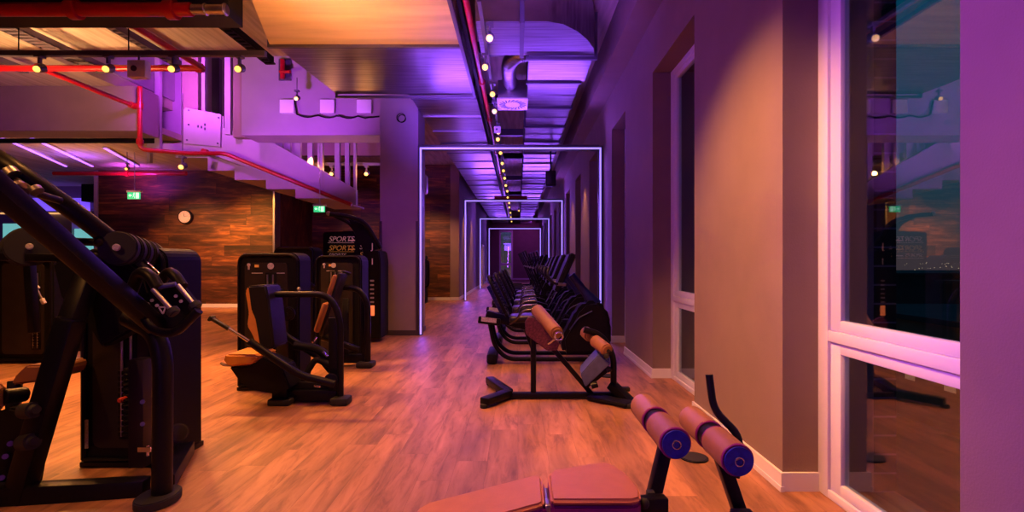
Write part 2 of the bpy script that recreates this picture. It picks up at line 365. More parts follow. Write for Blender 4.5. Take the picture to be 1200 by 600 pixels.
# pillars / fins of the stairwell
def post(px0, px1, Y, z0, z1=5.9, name='pillar_stairwell', m='white_paint'):
    x0 = (px0-607)/600*Y; x1 = (px1-607)/600*Y
    return struct(name, B().span((x0, Y, z0), (x1, Y+max(.08, (x1-x0)*.6), z1), .004), m)
post(172, 176, 10.4, 3.3); post(181, 187, 10.1, 3.5); post(213, 232, 10.4, 3.6, m='plaster'); post(236, 240, 10.35, 4.0)
post(248, 257, 11.6, 3.9, m='grey_profile'); post(263, 270, 9.9, 3.75); post(273, 291, 9.6, 3.62, m='plaster')
struct('wall_stair_inner', B().span(P(188, 170, 10.9), P(214, 40, 10.95)), 'white_paint')
for a, b_ in ((327, 331), (336, 340), (345, 352), (360, 366), (372, 378), (392, 398), (404, 409), (414, 417)):
    post(a, b_, 10.42, 2.5+(417-a)*.012, 4.4)
struct('trim_stair_beam', B().span((-5.4, 12.4, 3.86), (-2.3, 12.6, 4.2)), 'plaster_dark')
# three small square boards on the beam
for px in (333, 380, 423):
    o = obj('junction_board', B().box(P(px+4, 125, 9.33), (.26, .07, .24), bev=.005), 'white_trim')
    tag(o, 'square white junction board on the purple beam, ' + {333: 'beside the pendant spot', 380: 'middle one of the row of three', 423: 'next to the white column'}[px], 'electrical box', 'junction boards on the beam')
jb = thing('access_panel', 'large tilted white access panel screwed on the stair parapet', 'electrical panel', P(238, 172, 10.15))
obj('panel', B().prism([P(x, y, 10.16) for x, y in ((217, 126), (259, 134), (258, 172), (216, 168))], (0, .03, 0), bev=.004), 'white_paint', jb)
for x, y in ((221, 129), (256, 138), (255, 168), (219, 164), (221, 146)): obj('screw', B().cyl(P(x, y, 10.16), P(x, y, 10.14), .018, seg=10), 'grey_profile', jb)
for x, y in ((232, 148), (236, 149), (240, 146), (240, 151)): obj('slot', B().box(P(x, y, 10.155), (.03, .01, .05)), 'grey_profile', jb)

# ================================================================ LED PORTALS
def portal(Y, x0, x1, z1, label):
    t = thing('led_portal_frame', label, 'light frame', ((x0+x1)/2, Y, 0), 'glowing doorway frames along the corridor')
    h = B(); w = .05
    h.span((x0-w, Y, 0), (x0+w*.4, Y+.14, z1+w), .003); h.span((x1-w*.4, Y, 0), (x1+w*.9, Y+.14, z1+w), .003); h.span((x0+w*.4, Y, z1-w*.4), (x1-w*.4, Y+.14, z1+w*1.3), .003)
    obj('profile', h, 'grey_profile', t)
    e = .011 + .0004*Y
    for a, b_ in (((x0-e, 0.02), (x0+e, z1+e)), ((x1-e, 0.02), (x1+e, z1+e)), ((x0+e, z1-e), (x1-e, z1+e))):
        obj('light_strip', B().span((a[0], Y-.012, a[1]), (b_[0], Y+.002, b_[1])), 'led_violet', t, smooth=False)
    return t
portal(8.95, -1.70, 1.44, 3.27, 'glowing violet doorway frame beside the white column, first of the row')
portal(16.75, -1.72, 1.44, 3.27, 'second glowing violet doorway frame down the corridor, at the wood wall')
portal(23.9, -1.76, 1.44, 3.27, 'third glowing violet doorway frame, between the second and the last')
portal(32.0, -1.80, 1.40, 3.33, 'last and smallest glowing violet doorway frame before the end window')

# ================================================================ DUCTS
def duct_section(b, x0, x1, y0, y1, z0, z1, x0b=None):
    x0b = x0 if x0b is None else x0b
    b.prism([(x0, y0, z0), (x1, y0, z0), (x1, y1, z0), (x0b, y1, z0)], (0, 0, z1-z0))
def flange(x0, x1, y, z0, z1, e=.03):
    b = B(); b.span((x0-e, y-.025, z0-e), (x1+e, y+.025, z0)); b.span((x0-e, y-.025, z0), (x0, y+.025, z1)); b.span((x1, y-.025, z0), (x1+e, y+.025, z1)); return b
t = thing('air_duct_broad', 'broad flat sheet metal air duct, warmly lit, hanging ahead of the white column', 'air duct', (-1.8, 6, 3.9), 'ceiling ducts')
b = B(); duct_section(b, -2.62, -.70, 5.0, 6.14, 3.9, 4.4, -2.98); obj('duct_section', b, 'galvanised_warm_lit', t)
b = B(); duct_section(b, -2.96, -.70, 6.2, 8.04, 3.92, 4.4, -2.84); obj('duct_section', b, 'galvanised', t)
obj('flange', flange(-2.98, -.70, 6.17, 3.9, 4.42), 'grey_profile', t); obj('flange', flange(-2.84, -.70, 8.06, 3.9, 4.42), 'grey_profile', t)
obj('flange', B().span((-.70, 5.0, 3.87), (-.66, 8.04, 3.92)), 'grey_profile', t)
t = thing('air_duct_corridor', 'long narrower sheet metal duct running down the corridor from the broad one', 'air duct', (-1.2, 8.1, 3.9), 'ceiling ducts')
b = B(); duct_section(b, -1.72, -.67, 8.1, 35.6, 3.93, 4.4); obj('duct_body', b, 'galvanised', t)
y = 8.25; k = 0
while y < 35:
    obj('flange', flange(-1.70, -.69, y, 3.93, 4.4, .022), 'grey_profile' if k % 3 == 0 else 'galvanised', t); y += 1.05; k += 1
t = thing('air_duct_elbow', 'sheet metal duct by the window wall ending in a rounded elbow', 'air duct', (.5, 6, 3.9), 'ceiling ducts')
el = [(-.46, 6.46), (-.46, 5.55), (.31, 5.55), (.50, 5.62), (.68, 5.80), (.82, 6.02), (.92, 6.25), (.965, 6.46)]
obj('elbow', B().prism([(x, y, 3.9) for x, y in el], (0, 0, .56)), 'galvanised', t)
obj('seam_rail', B().span((.02, 5.5, 3.86), (.07, 6.46, 3.9)).span((.02, 5.5, 3.9), (.07, 5.55, 4.46)), 'grey_profile', t)
obj('flange', flange(.14, .97, 6.52, 3.9, 4.46, .04), 'grey_profile', t)
b = B(); duct_section(b, .14, .97, 6.56, 7.5, 3.93, 4.45); obj('duct_section', b, 'galvanised', t)
b = B(); duct_section(b, .15, .90, 7.5, 35.6, 3.93, 4.4); obj('duct_section', b, 'galvanised', t)
y = 7.52; k = 0
while y < 35:
    obj('flange', flange(.15, .90, y, 3.93, 4.4, .03 if k % 2 == 0 else .012), 'grey_profile' if k % 2 == 0 else 'galvanised', t); y += .62; k += 1
# flexible hose + diffuser
pts = [Vector(p) for p in ((.13, 6.62, 3.99), (-.02, 6.7, 3.99), (-.12, 6.95, 3.97), (-.13, 7.4, 3.98), (-.12, 7.9, 4.05), (-.1, 8.3, 4.2))]
fine = []
for i in range(len(pts)-1):
    for k in range(10):
        q = k/10; p0 = pts[max(i-1, 0)]; p1 = pts[i]; p2 = pts[i+1]; p3 = pts[min(i+2, len(pts)-1)]
        fine.append(.5*((2*p1)+(p2-p0)*q+(2*p0-5*p1+4*p2-p3)*q*q+(3*p1-p0-3*p2+p3)*q**3))
tag(obj('flexible_hose', B().tube(fine, [.095+(.008 if i % 2 else 0) for i in range(len(fine))], 18), 'galvanised'), 'ribbed silver flexible hose curving from the elbow duct to the white diffuser', 'duct hose')
t = thing('air_diffuser', 'square white ceiling air diffuser with swirl slots beside the duct elbow', 'air vent', (-.09, 8.4, 3.88))
obj('plate', B().box((-.09, 8.45, 3.89), (.5, .62, .02), bev=.004), 'white_trim', t)
obj('plenum', B().box((-.09, 8.45, 4.05), (.46, .58, .28), bev=.004), 'galvanised', t)
s = B()
for k in range(20):
    a = 2*PI*k/20; s.box((-.09+.17*math.cos(a), 8.45+.2*math.sin(a), 3.878), (.11, .016, .004), rot=a+.5)
obj('slot', s, 'black_satin', t)
# dark cross joists in the open gap
for y, m in ((7.0, 'grey_profile'), (9.2, 'black_satin'), (11.6, 'grey_profile'), (14.2, 'black_satin'), (18, 'grey_profile'), (22, 'black_satin')):
    struct('beam_cross', B().span((-.62, y, 4.15), (.12, y+.14, 4.3)), m)

# ================================================================ TRACK, SPOTS, PIPES
RED = 'red fire sprinkler pipes under the ceiling'
def red(name, pts, r, label, fil=.06, fit=()):
    t = thing(name, label, 'pipe', pts[0], RED)
    obj('pipe_run', B().tube(pts, r, 12, fil), 'red_paint', t)
    for p, ax in fit:
        p = Vector(p); ax = Vector(ax); obj('coupling', B().cyl(p-ax*.05, p+ax*.05, r*1.45, seg=16, bev=.005), 'red_paint', t)
    return t
red('main_pipe', [(-7.5, 5.25, 3.88), (-3.35, 5.25, 3.88)], .068, 'thick red main pipe crossing in front of the dark ceiling beam', fit=[((-4.55, 5.25, 3.88), (1, 0, 0)), ((-3.55, 5.25, 3.88), (1, 0, 0))])
tag(obj('pipe_end_sleeve', B().cyl((-3.34, 5.25, 3.88), (-2.98, 5.25, 3.88), .05, seg=18, bev=.006).ring((-3.2, 5.25, 3.88), (1, 0, 0), .05, .012).ring((-3.0, 5.25, 3.88), (1, 0, 0), .05, .014), 'steel'), 'silver ribbed sleeve at the end of the thick red main pipe', 'pipe')
struct('beam_near', B().span((-9, 5.34, 3.86), (-3.02, 5.62, 4.35)), 'rubber')
red('sprinkler_pipe', [(-8.2, 7.43, 4.1), (-4.57, 7.43, 4.1)], .045, 'thin red pipe running straight across behind the left track spots', fit=[((-6.93, 7.43, 4.1), (1, 0, 0)), ((-4.62, 7.43, 4.1), (1, 0, 0))])
red('sprinkler_pipe', [(-4.57, 4.6, 4.1), (-4.57, 7.43, 4.1)], .04, 'red pipe slanting away towards the upper corner of the stairwell', fit=[((-4.57, 6.0, 4.1), (0, 1, 0))])
red('sprinkler_pipe', [(-6.93, 7.43, 4.1), (-6.93, 9.3, 4.1)], .04, 'short red pipe slanting down to the vertical red drop pipe', fit=[((-6.93, 9.2, 4.1), (0, 1, 0))])
red('sprinkler_pipe', [(-6.83, 9.25, 4.45), (-6.83, 9.25, 3.32), (-6.2, 9.6, 3.32), (-5.72, 9.98, 3.40), P(412, 240, 10.1)], .04, 'red pipe dropping beside the beam then following the stair edge down', fil=.1,
    fit=[((-6.83, 9.25, 4.1), (0, 0, 1)), ((-6.83, 9.25, 3.45), (0, 0, 1)), (P(240, 178, 10.0), (1, 0, -.3))])
red('sprinkler_pipe', [(-12.6, 13.9, 3.68), (-9.0, 13.9, 3.68)], .055, 'red pipe along the top of the wood wall above the exit sign', fit=[((-10.6, 13.9, 3.68), (1, 0, 0))])
red('sprinkler_pipe', [(-.53, 4.0, 3.95), (-.53, 35, 3.95)], .035, 'long red pipe running down the corridor beside the row of spots', fit=[((-.53, y, 3.95), (0, 1, 0)) for y in (7.6, 9.6, 12.5, 15.5, 19)])
red('sprinkler_pipe', [(-.9, 19.5, 3.72), (.35, 19.5, 3.72)], .06, 'short red pipe crossing the corridor behind the second glowing frame')
tr = obj('cable_tray', B().span((-.635, 4.2, 3.98), (-.59, 35, 4.1)), 'black_satin'); tag(tr, 'thin black cable tray beside the corridor red pipe', 'cable tray')
# trays over the left zone
def tray(x, y0, y1, z, w, m, label):
    t = thing('cable_tray', label, 'cable tray', (x, y0, z), 'cable trays under the concrete ceiling')
    obj('side_rail', B().span((x-w/2, y0, z), (x-w/2+.02, y1, z+.09)), m, t); obj('side_rail', B().span((x+w/2-.02, y0, z), (x+w/2, y1, z+.09)), m, t)
    r = B(); y = y0
    while y < y1: r.span((x-w/2, y, z), (x+w/2, y+.05, z+.02)); y += .1
    obj('rung', r, m, t)
tray(-6.5, 5.7, 8.0, 4.25, .26, 'track_grey', 'broad perforated tray slanting behind the first track spot')
tray(-5.25, 5.7, 7.9, 4.3, .12, 'track_grey', 'narrow tray slanting behind the second track spot')
tray(-3.55, 5.9, 7.3, 4.12, .14, 'black_satin', 'dark tray beside the broad air duct')
tray(-7.75, 5.7, 8.0, 4.25, .12, 'track_grey', 'narrow tray at the picture edge, outermost of the trays')
for x in (-4.6, -5.9, -7.1):
    b = B().tube([(x, 6.05, 3.75), (x, 6.05, 4.5)], .006, 6)
    tag(obj('suspension_wire', b, 'black_satin'), 'thin wire holding up the left lighting track ' + {-4.6: 'between the second and third spot', -5.9: 'near the first spot', -7.1: 'outside the picture edge'}[x], 'wire', 'track suspension wires') if x > -7 else bpy.data.objects.remove(obj('x', b, 'black_satin'))
GS = 'warm track spotlights'
tag(obj('lighting_track', B().span((-7.2, 6.02, 3.72), (-2.98, 6.08, 3.78)), 'track_grey'), 'long grey lighting track crossing the upper corner with four warm spots', 'lighting track')
tag(obj('lighting_track', B().span((-.40, 5.0, 3.835), (-.36, 34, 3.87)), 'track_grey'), 'lighting track running down the corridor ceiling', 'lighting track')
tag(obj('lighting_track', B().span((-5.1, 10.7, 3.30), (-2.5, 10.74, 3.36)), 'track_grey'), 'short lighting track below the beam beside the stair posts', 'lighting track')
def spot_proto():
    t = thing('track_spotlight', 'x', 'spotlight', (0, 0, 0), GS)
    obj('bracket', B().span((-.012, -.02, .07), (.012, .02, .16)).span((-.04, -.04, .14), (.04, .04, .17)), 'track_grey', t)
    obj('housing', B().cyl((0, .05, .04), (0, -.035, -.0), .05, .045, bev=.006), 'track_grey', t)
    obj('bulb', B().ball((0, -.04, -.005), .036), 'spot_bulb', t)
    return t
SP = spot_proto(); SPN = [0]
def spot(loc, label, group=None, sc=1):
    if SPN[0] == 0: o = SP; o.location = loc; o['label'] = label
    else: o = copy_tree(SP, None, loc, label)
    SPN[0] += 1; o.scale = (sc, sc, sc); return o
left_x = [(-5.65, 'first warm spot of the left track, beside the picture edge'), (-4.84, 'second warm spot of the left track, beside the white sensor box'), (-4.07, 'third warm spot of the left track, before the stairwell'), (-3.29, 'fourth warm spot of the left track, next to the broad duct')]
for x, l in left_x: spot((x, 6.05, 3.56), l)
ordn = ['first', 'second', 'third', 'fourth', 'fifth', 'sixth', 'seventh', 'eighth', 'ninth', 'tenth', 'eleventh', 'twelfth', 'thirteenth', 'fourteenth', 'fifteenth', 'sixteenth', 'seventeenth', 'eighteenth', 'nineteenth', 'twentieth']
cy = [(5.45, -.30), (6.26, -.40), (7.27, -.36), (8.1, -.37), (9.4, -.36), (9.95, -.39), (11.2, -.38), (12.4, -.38), (13.4, -.38), (14.6, -.38), (16.0, -.38), (17.3, -.36), (19, -.38), (20.8, -.36), (22.5, -.38), (25, -.37), (27.5, -.38), (30.5, -.38)]
for i, (y, x) in enumerate(cy): spot((x, y, 3.66), ordn[i]+' warm spotlight along the corridor ceiling, counted from the near end')
for px, l in ((357, 'first warm spot under the beam, by the stair parapet'), (388, 'second warm spot under the beam, between stair posts'), (429, 'third warm spot under the beam, next to the white column')):
    p = P(px, 200, 10.68); spot((p.x, 10.72, 3.12), l)
def pendant(p, ztop, label, sc=.9):
    o = spot(p, label, sc=sc); r = obj('rod', B().tube([(p[0], p[1], p[2]+.15), (p[0], p[1], ztop)], .008, 6), 'track_grey', o if False else None)
    r.parent = o; r.location = -Vector(p)/sc; r.scale = (1/sc,)*3; return o
p = P(348, 116, 8.9); pendant((p.x, p.y, p.z), 4.49, 'single pendant spot in front of the purple beam')
p = P(214, 196, 9.6); pendant((p.x, p.y, p.z), 4.45, 'brightest warm spot hanging below the stair parapet', 1.2)
p = P(247, 199, 12.0); pendant((p.x, p.y, p.z), 3.86, 'small warm spot before the wood wall, right after the brightest one', .9)
p = P(497, 198, 12.5); pendant((p.x, p.y, p.z), 4.4, 'small warm spot in the gap between column and first glowing frame', .7)
p = P(149, 198, 12.0); pendant((p.x, p.y, p.z), 3.86, 'small pale spot above the exit sign by the wood wall', .8)
p = P(608, 247, 24.5); pendant((p.x, p.y, p.z), 4.4, 'single spot off the row, beyond the third glowing frame')
# little devices
def sensor(p, s, label):
    t = thing('ceiling_sensor', label, 'sensor', p)
    obj('box', B().box(p, (s, s*.5, s*.95), bev=.01), 'white_trim', t); obj('dial', B().cyl(Vector(p)+Vector((-s*.1, -s*.25, -.0)), Vector(p)+Vector((-s*.1, -s*.3, 0)), s*.16), 'grey_profile', t)
    obj('stem', B().cyl(Vector(p)+Vector((0, 0, s*.4)), (p[0], p[1], 3.74), .012), 'track_grey', t)
sensor(P(163, 82, 6.03), .21, 'white square sensor box hanging from the left lighting track')
sensor(P(583, 152, 9.0), .12, 'small white sensor hanging among the corridor spots')
t = thing('wall_speaker', 'black loudspeaker hung high by the window wall in the corridor', 'speaker', (.83, 12.2, 3.2))
obj('cabinet', B().box((.78, 12.2, 3.26), (.24, .22, .36), bev=.02), 'black_plastic', t); obj('bracket', B().cyl((.78, 12.2, 3.43), (.78, 12.2, 3.95), .02), 'black_satin', t)
obj('grille', B().box((.78, 12.085, 3.26), (.2, .01, .31), bev=.004), 'panel_dark', t)
t = thing('wall_speaker', 'white curved speaker just beside the column edge inside the first frame', 'speaker', (-1.98, 10.8, 3.0))
obj('cabinet', B().prism(rr(-2.12, -1.93, 2.72, 3.14, 10.8, .06), (0, .2, 0), bev=.01), 'white_trim', t); obj('bracket', B().cyl((-2.02, 10.9, 3.14), (-2.02, 10.9, 3.93), .015), 'steel', t)
obj('grille', B().prism(rr(-2.09, -1.96, 2.75, 3.11, 10.79, .04), (0, .02, 0)), 'white_paint', t)

# exit signs
def exit_sign(cx, Y, cz, w, ztop, label):
    h = w*.58; t = thing('exit_sign', label, 'exit sign', (cx, Y, cz))
    obj('housing', B().box((cx, Y+.02, cz+h*.55), (w*1.15, .06, h*.28), bev=.008), 'white_trim', t)
    obj('panel', B().box((cx, Y, cz), (w, .012, h), bev=.003), 'exit_green', t)
    def q(u, v): return Vector((cx+u*w, Y-.008, cz+v*h))
    g = B(); g.box(q(.28, -.02), (w*.24, .004, h*.78))                                 # door
    g.prism([q(-.42, 0), q(-.28, .22), q(-.28, .08), q(-.16, .08), q(-.16, -.08), q(-.28, -.08), q(-.28, -.22)], (0, .004, 0))   # arrow
    # running figure
    g.cyl(q(.03, .3)+Vector((0, .004, 0)), q(.03, .3), h*.09, seg=12)
    g.beam(q(.02, .2), q(-.02, -.05), w*.05, .004, up=(0, 1, 0)); g.beam(q(-.02, -.05), q(.08, -.2), w*.04, .004, up=(0, 1, 0)); g.beam(q(.08, -.2), q(.05, -.38), w*.035, .004, up=(0, 1, 0))
    g.beam(q(-.02, -.05), q(-.08, -.25), w*.04, .004, up=(0, 1, 0)); g.beam(q(.02, .18), q(.1, .05), w*.03, .004, up=(0, 1, 0)); g.beam(q(.02, .18), q(-.07, .08), w*.03, .004, up=(0, 1, 0))
    obj('pictogram', g, 'exit_white', t); obj('rod', B().cyl((cx, Y+.02, cz+h*.65), (cx, Y+.02, ztop), .01), 'steel', t)
exit_sign(-9.0, 12.0, 2.84, .30, 3.86, 'green exit sign hanging before the wood wall, above the tall arms')
exit_sign(-3.88, 10.0, 2.32, .22, 3.6, 'green exit sign hanging beside the low end of the stair')
# cable festoon and red valve on the beam
pts = []
for k in range(29):
    x = 348+k*4.2; pts.append(P(x, 134+3*abs(math.sin(k*.55))*(1 if k < 20 else .5)+(k*.1), 9.3))
tag(obj('festoon_cable', B().tube([P(345, 118, 9.3)]+pts[:24], .014, 8), 'black_satin'), 'thin black cable looping along the face of the purple beam', 'cable')
tag(obj('cable_coil', B().ring(P(470, 138, 8.93), (0, 1, 0), .075, .007).ring(P(471, 139, 8.93), (0, 1, 0), .066, .007), 'black_satin'), 'small coil of black cable hung at the top of the white column', 'cable')
v = thing('sprinkler_valve', 'small red sprinkler valve on a dark plate between the spot and broad duct', 'valve', P(333, 84, 9.3))
obj('plate', B().box(P(334, 82, 9.33), (.22, .03, .38)), 'grey_profile', v); obj('valve_body', B().cyl(P(331, 70, 9.25), P(331, 92, 9.25), .04, seg=14).cyl(P(328, 84, 9.25), P(340, 84, 9.2), .03, seg=12), 'red_paint', v)
# clock
t = thing('wall_clock', 'round clock with pale face and dark rim on the wood wall', 'clock', (-9.33, 14.38, 2.54))
obj('rim', B().cyl((-9.33, 14.39, 2.54), (-9.33, 14.33, 2.54), .2, seg=32, bev=.01), 'black_plastic', t)
obj('face', B().cyl((-9.33, 14.33, 2.54), (-9.33, 14.322, 2.54), .165, seg=32), 'clock_face', t)
obj('hand', B().beam((-9.33, 14.318, 2.54), (-9.24, 14.318, 2.57), .018, .004), 'black_plastic', t); obj('hand', B().beam((-9.33, 14.318, 2.54), (-9.36, 14.318, 2.65), .014, .004), 'black_plastic', t)
s = B()
for k in range(12): a = 2*PI*k/12; s.box((-9.33+.14*math.cos(a), 14.319, 2.54+.14*math.sin(a)), (.012, .004, .012))
obj('hour_mark', s, 'black_plastic', t)

# ================================================================ FAR LEFT ROOM
def fl(name, b, m, label, cat, group=None): return tag(obj(name, b, m), label, cat, group)
def wbox(px0, py0, px1, py1, Y, dy=.1): a = P(px0, py0, Y); c = P(px1, py1, Y+dy); c = P(px1, py1, Y); return B().span(a, (c.x, Y+dy, c.z), .01)
fl('teal_screen', wbox(3, 262, 48, 300, 16.5, .08), 'teal_screen', 'bright teal glass screen behind the left weight tower', 'screen', 'teal screens in the far room')
fl('teal_screen', wbox(84, 268, 108, 300, 16.5, .08), 'teal_screen', 'narrow teal glass screen beside the wood wall edge', 'screen', 'teal screens in the far room')
struct('column_far_left', wbox(60, 250, 84, 352, 16.4, .5), 'white_paint')
fl('bulkhead_light', wbox(2, 232, 94, 246, 17.0, .4), 'blue_band', 'blue lit bulkhead band across the far room', 'light band')
fl('cove_line', wbox(0, 249, 80, 251, 16.3, .03), 'gold_line', 'thin golden cove light line under the blue band', 'light strip')
fl('cove_line', wbox(0, 243, 40, 244, 16.2, .03), 'gold_line', 'second short golden light line above the long one', 'light strip')
fl('hanging_cabinet', wbox(95, 208, 110, 236, 17.0, .5), 'black_satin', 'dark boxy air unit hung high next to the wood wall edge', 'air unit')
struct('ceiling_far_bulkhead', B().span((-20, 17.5, 3.1), (-12.2, 18.5, 3.86)), 'plaster_dark')
for i, (a, b_) in enumerate((((-9.9, 10.4), (-11.3, 13.6)), ((-10.5, 10.4), (-12.0, 13.6)), ((-9.2, 11.4), (-10.1, 13.6)))):
    t = thing('linear_lamp', ['long violet tube lamp on the low ceiling, middle of three', 'long violet tube lamp on the low ceiling, outermost of three', 'shorter violet tube lamp on the low ceiling nearest the wood wall'][i], 'linear lamp', (a[0], a[1], 3.84), 'violet tube lamps on the low ceiling')
    obj('housing', B().beam((a[0], a[1], 3.84), (b_[0], b_[1], 3.84), .1, .04), 'white_trim', t)
    obj('tube', B().beam((a[0], a[1], 3.81), (b_[0], b_[1], 3.81), .05, .02), 'led_violet_soft', t)
t = thing('hourglass_decal', 'small pale hourglass shaped stand beyond the tower top', 'decal', P(57, 297, 6.6))  # pale hourglass mark, meant as a decal on the tower
obj('body', B().prism([P(x, y, 6.6) for x, y in ((54, 283), (61, 283), (59, 290), (61, 297), (54, 297), (56, 290))], (0, .05, 0)), 'white_trim', t)
# pipes & trays behind the beam at left
fl('ceiling_pipe', B().tube([(-14, 10.3, 3.72), (-7.2, 10.3, 3.72)], .05), 'black_satin', 'dark pipe running below the low ceiling just behind the beam', 'pipe')
# ================================================================ OUTSIDE
struct('ground_outside', B().span((2.2, -60, -14), (260, 260, -13.9)), 'far_ground')
def building(x, y, w, d_, h, m, wins, label):
    t = thing('distant_building', label, 'building', (x, y, -13.9), 'night buildings beyond the window')
    z0 = -13.9; b = B().span((x-w/2, y-d_/2, z0), (x+w/2, y+d_/2, z0+h)); obj('wall', b, m, t, smooth=False)
    obj('roof', B().span((x-w/2-.4, y-d_/2-.4, z0+h), (x+w/2+.4, y+d_/2+.4, z0+h+.5)), 'city_dark', t)
    for i in range(wins):
        zz = z0+h-2.2-(i//4)*3.2; xx = x-w/2-.06; yy = y-d_/2+d_*(.15+.23*(i % 4))
        obj('window', B().span((xx, yy-.6, zz-.4), (xx+.08, yy+.6, zz+.4)), 'city_window' if (i*7) % 3 else 'city_dark', t)
building(46, 52, 16, 20, 9.5, 'city_roof', 8, 'low reddish building with lit windows seen through the near window')
building(62, 60, 12, 16, 12.2, 'city_dark', 6, 'dark taller block beyond the reddish building')
building(90, 110, 40, 30, 12.5, 'city_dark', 8, 'wide dark block on the night horizon')
b = B()
for k in range(120):
    a = random.uniform(.55, .98); d_ = random.uniform(150, 200); b.box((a*d_, d_, random.uniform(-3, 1.0)), (.14, .14, .14))
o = fl('city_lights', b, 'city_light', 'scattered tiny city lights along the night horizon', 'lights'); o['kind'] = 'stuff'
# world
wd = bpy.data.worlds.new('night_sky'); scene.world = wd; wd.use_nodes = True; nt = wd.node_tree; bg = nt.nodes['Background']
tc = nt.nodes.new('ShaderNodeTexCoord'); sp = nt.nodes.new('ShaderNodeSeparateXYZ'); rp = nt.nodes.new('ShaderNodeValToRGB')
nt.links.new(tc.outputs['Generated'], sp.inputs[0]); nt.links.new(sp.outputs[2], rp.inputs[0]); nt.links.new(rp.outputs[0], bg.inputs[0])
e = rp.color_ramp.elements; e[0].position = 0; e[0].color = (.075, .045, .05, 1); e[1].position = .5; e[1].color = (.0, .06, .12, 1)
x = e.new(.08); x.color = (.02, .05, .07, 1); x = e.new(.22); x.color = (.003, .065, .10, 1)
bg.inputs[1].default_value = 1.3
# ================================================================ MACHINES
GT = 'selectorised weight machines'
def tower_parts(t, x0, x1, Y, D, H, icons=True, slot=.5, rods=True):
    """enclosed weight stack tower: hollow rounded shroud, inset panel, slot with rods and plates"""
    w = x1-x0
    s = B(); s.prism(rr(x0, x1, .03, H, Y, .09, corners=(0, 0, 1, 1)), (0, D, 0), bev=.012)
    obj('shroud', s, 'black_satin', t)
    f = B(); r = rr(x0+.02, x1-.02, .05, H-.02, Y-.012, .08, corners=(0, 0, 1, 1)); ri = rr(x0+.075, x1-.11, .12, H-.10, Y-.012, .05, corners=(1, 1, 1, 1))
    f.tube(r+[r[0]], .014, 8); obj('rim', f, 'black_metal', t)
    obj('front_panel', B().prism(ri, (0, .02, 0), bev=.004), 'panel_dark', t)
    cx = x0+w*slot
    obj('slot', B().span((cx-.055, Y-.018, .18), (cx+.055, Y-.01, H-.2), .002), 'black_satin', t)
    if rods:
        for dx in (-.028, .028): obj('guide_rod', B().cyl((cx+dx, Y-.028, .2), (cx+dx, Y-.028, H-.22), .008), 'steel', t)
    s = B()
    for k in range(12): s.span((cx-.05, Y-.035, .20+k*.035), (cx+.05, Y-.02, .228+k*.035), .003)
    obj('weight_stack', s, 'black_metal', t)
    obj('selector_pin', B().cyl((cx, Y-.03, .44), (cx, Y-.085, .44), .016, seg=14, bev=.004), 'red_knob', t)
    obj('base_plate', B().span((x0-.0, Y-.02, 0), (x1+.0, Y+D+.02, .035), .006), 'black_metal', t)
    if icons:
        b = B(); z = H-.135
        b.ball((x0+.12, Y-.016, z+.012), .018, (1, .3, 1)); b.span((x0+.112, Y-.018, z-.035), (x0+.128, Y-.014, z))
        b.cyl((cx+.0, Y-.014, z), (cx, Y-.02, z), .032, seg=20)
        b.span((x0+.15, Y-.018, z-.075), (x0+.26, Y-.014, z-.066)); b.span((cx+.06, Y-.018, z-.075), (cx+.14, Y-.014, z-.066))
        obj('placard_marks', b, 'silver_label', t, label='pale instruction pictograms')
        b = B().span((x0+.18, Y-.018, z-.012), (x0+.22, Y-.014, z+.015)); obj('placard_badge', b, 'letter_amber', t)

# ---- M1 : near machine with tall lever arms
t = thing('lever_arm_machine', 'tall black pulldown machine with two long slanting lever arms, nearest weight machine', 'gym machine', (-2.4, 3.0, 0), GT)
tower_parts(t, -2.76, -2.22, 3.24, .36, 1.385, icons=False, slot=.56)
obj('side_sticker', B().span((-2.74, 3.223, .12), (-2.71, 3.232, .30)), 'silver_label', t)
obj('base_beam', B().beam(P(-90, 584, 2.68)-Vector((0, 0, .0)), P(172, 571, 2.86), .09, .1), 'black_metal', t)
obj('base_link', B().beam((-1.97, 2.86, .06), (-2.2, 3.4, .06), .09, .08), 'black_metal', t)
obj('front_post', B().tube([P(190, 578, 2.78), P(191, 420, 2.78), P(182, 388, 2.8), P(150, 372, 2.85)], .050, 14, .12), 'black_metal', t)
obj('foot', B().prism([Vector((x, y, .0)) for x, y in [(-1.94+.10*math.cos(a)*1.0, 2.76+.13*math.sin(a)) for a in [2*PI*k/20 for k in range(20)]]], (0, 0, .045), bev=.006), 'rubber', t)
obj('slanted_post', B().beam(P(20, 588, 2.76), P(84, 372, 2.80), .11, .11, up=(0, 1, 0), bev=.02).beam(P(82, 380, 2.80), P(112, 300, 3.0), .10, .10, up=(0, 1, 0), bev=.02), 'black_metal', t)
obj('yoke', B().prism([P(x, y, 2.98) for x, y in ((60, 308), (128, 292), (168, 318), (186, 384), (160, 384), (118, 408), (96, 372), (70, 350))], (0, .12, 0), bev=.015), 'black_satin', t)
obj('lever_arm', B().beam(P(-60, 170, 1.85), P(186, 384, 2.72), .085, .085, up=(0, 1, 0), bev=.018), 'black_metal', t)
obj('lever_arm', B().tube([P(-40, 165, 2.9), P(14, 196, 2.7), P(90, 250, 2.85), P(152, 298, 3.0)], .05, 12, .12), 'black_metal', t)
obj('grip_bar', B().tube([P(-10, 200, 2.5), P(12, 218, 2.45), P(28, 226, 2.42)], .022, 12, .05).tube([P(10, 206, 2.7), P(40, 226, 2.6), P(70, 235, 2.75)], .02, 10, .06), 'black_vinyl', t)
for a_, c_, r_ in ((P(10, 200, 2.66), P(16, 206, 2.66), .036), (P(40, 221, 2.6), P(44, 225, 2.6), .03), (P(20, 217, 2.42), P(24, 220, 2.42), .03)): obj('grip_collar', B().cyl(a_, c_, r_, seg=18), 'steel', t)
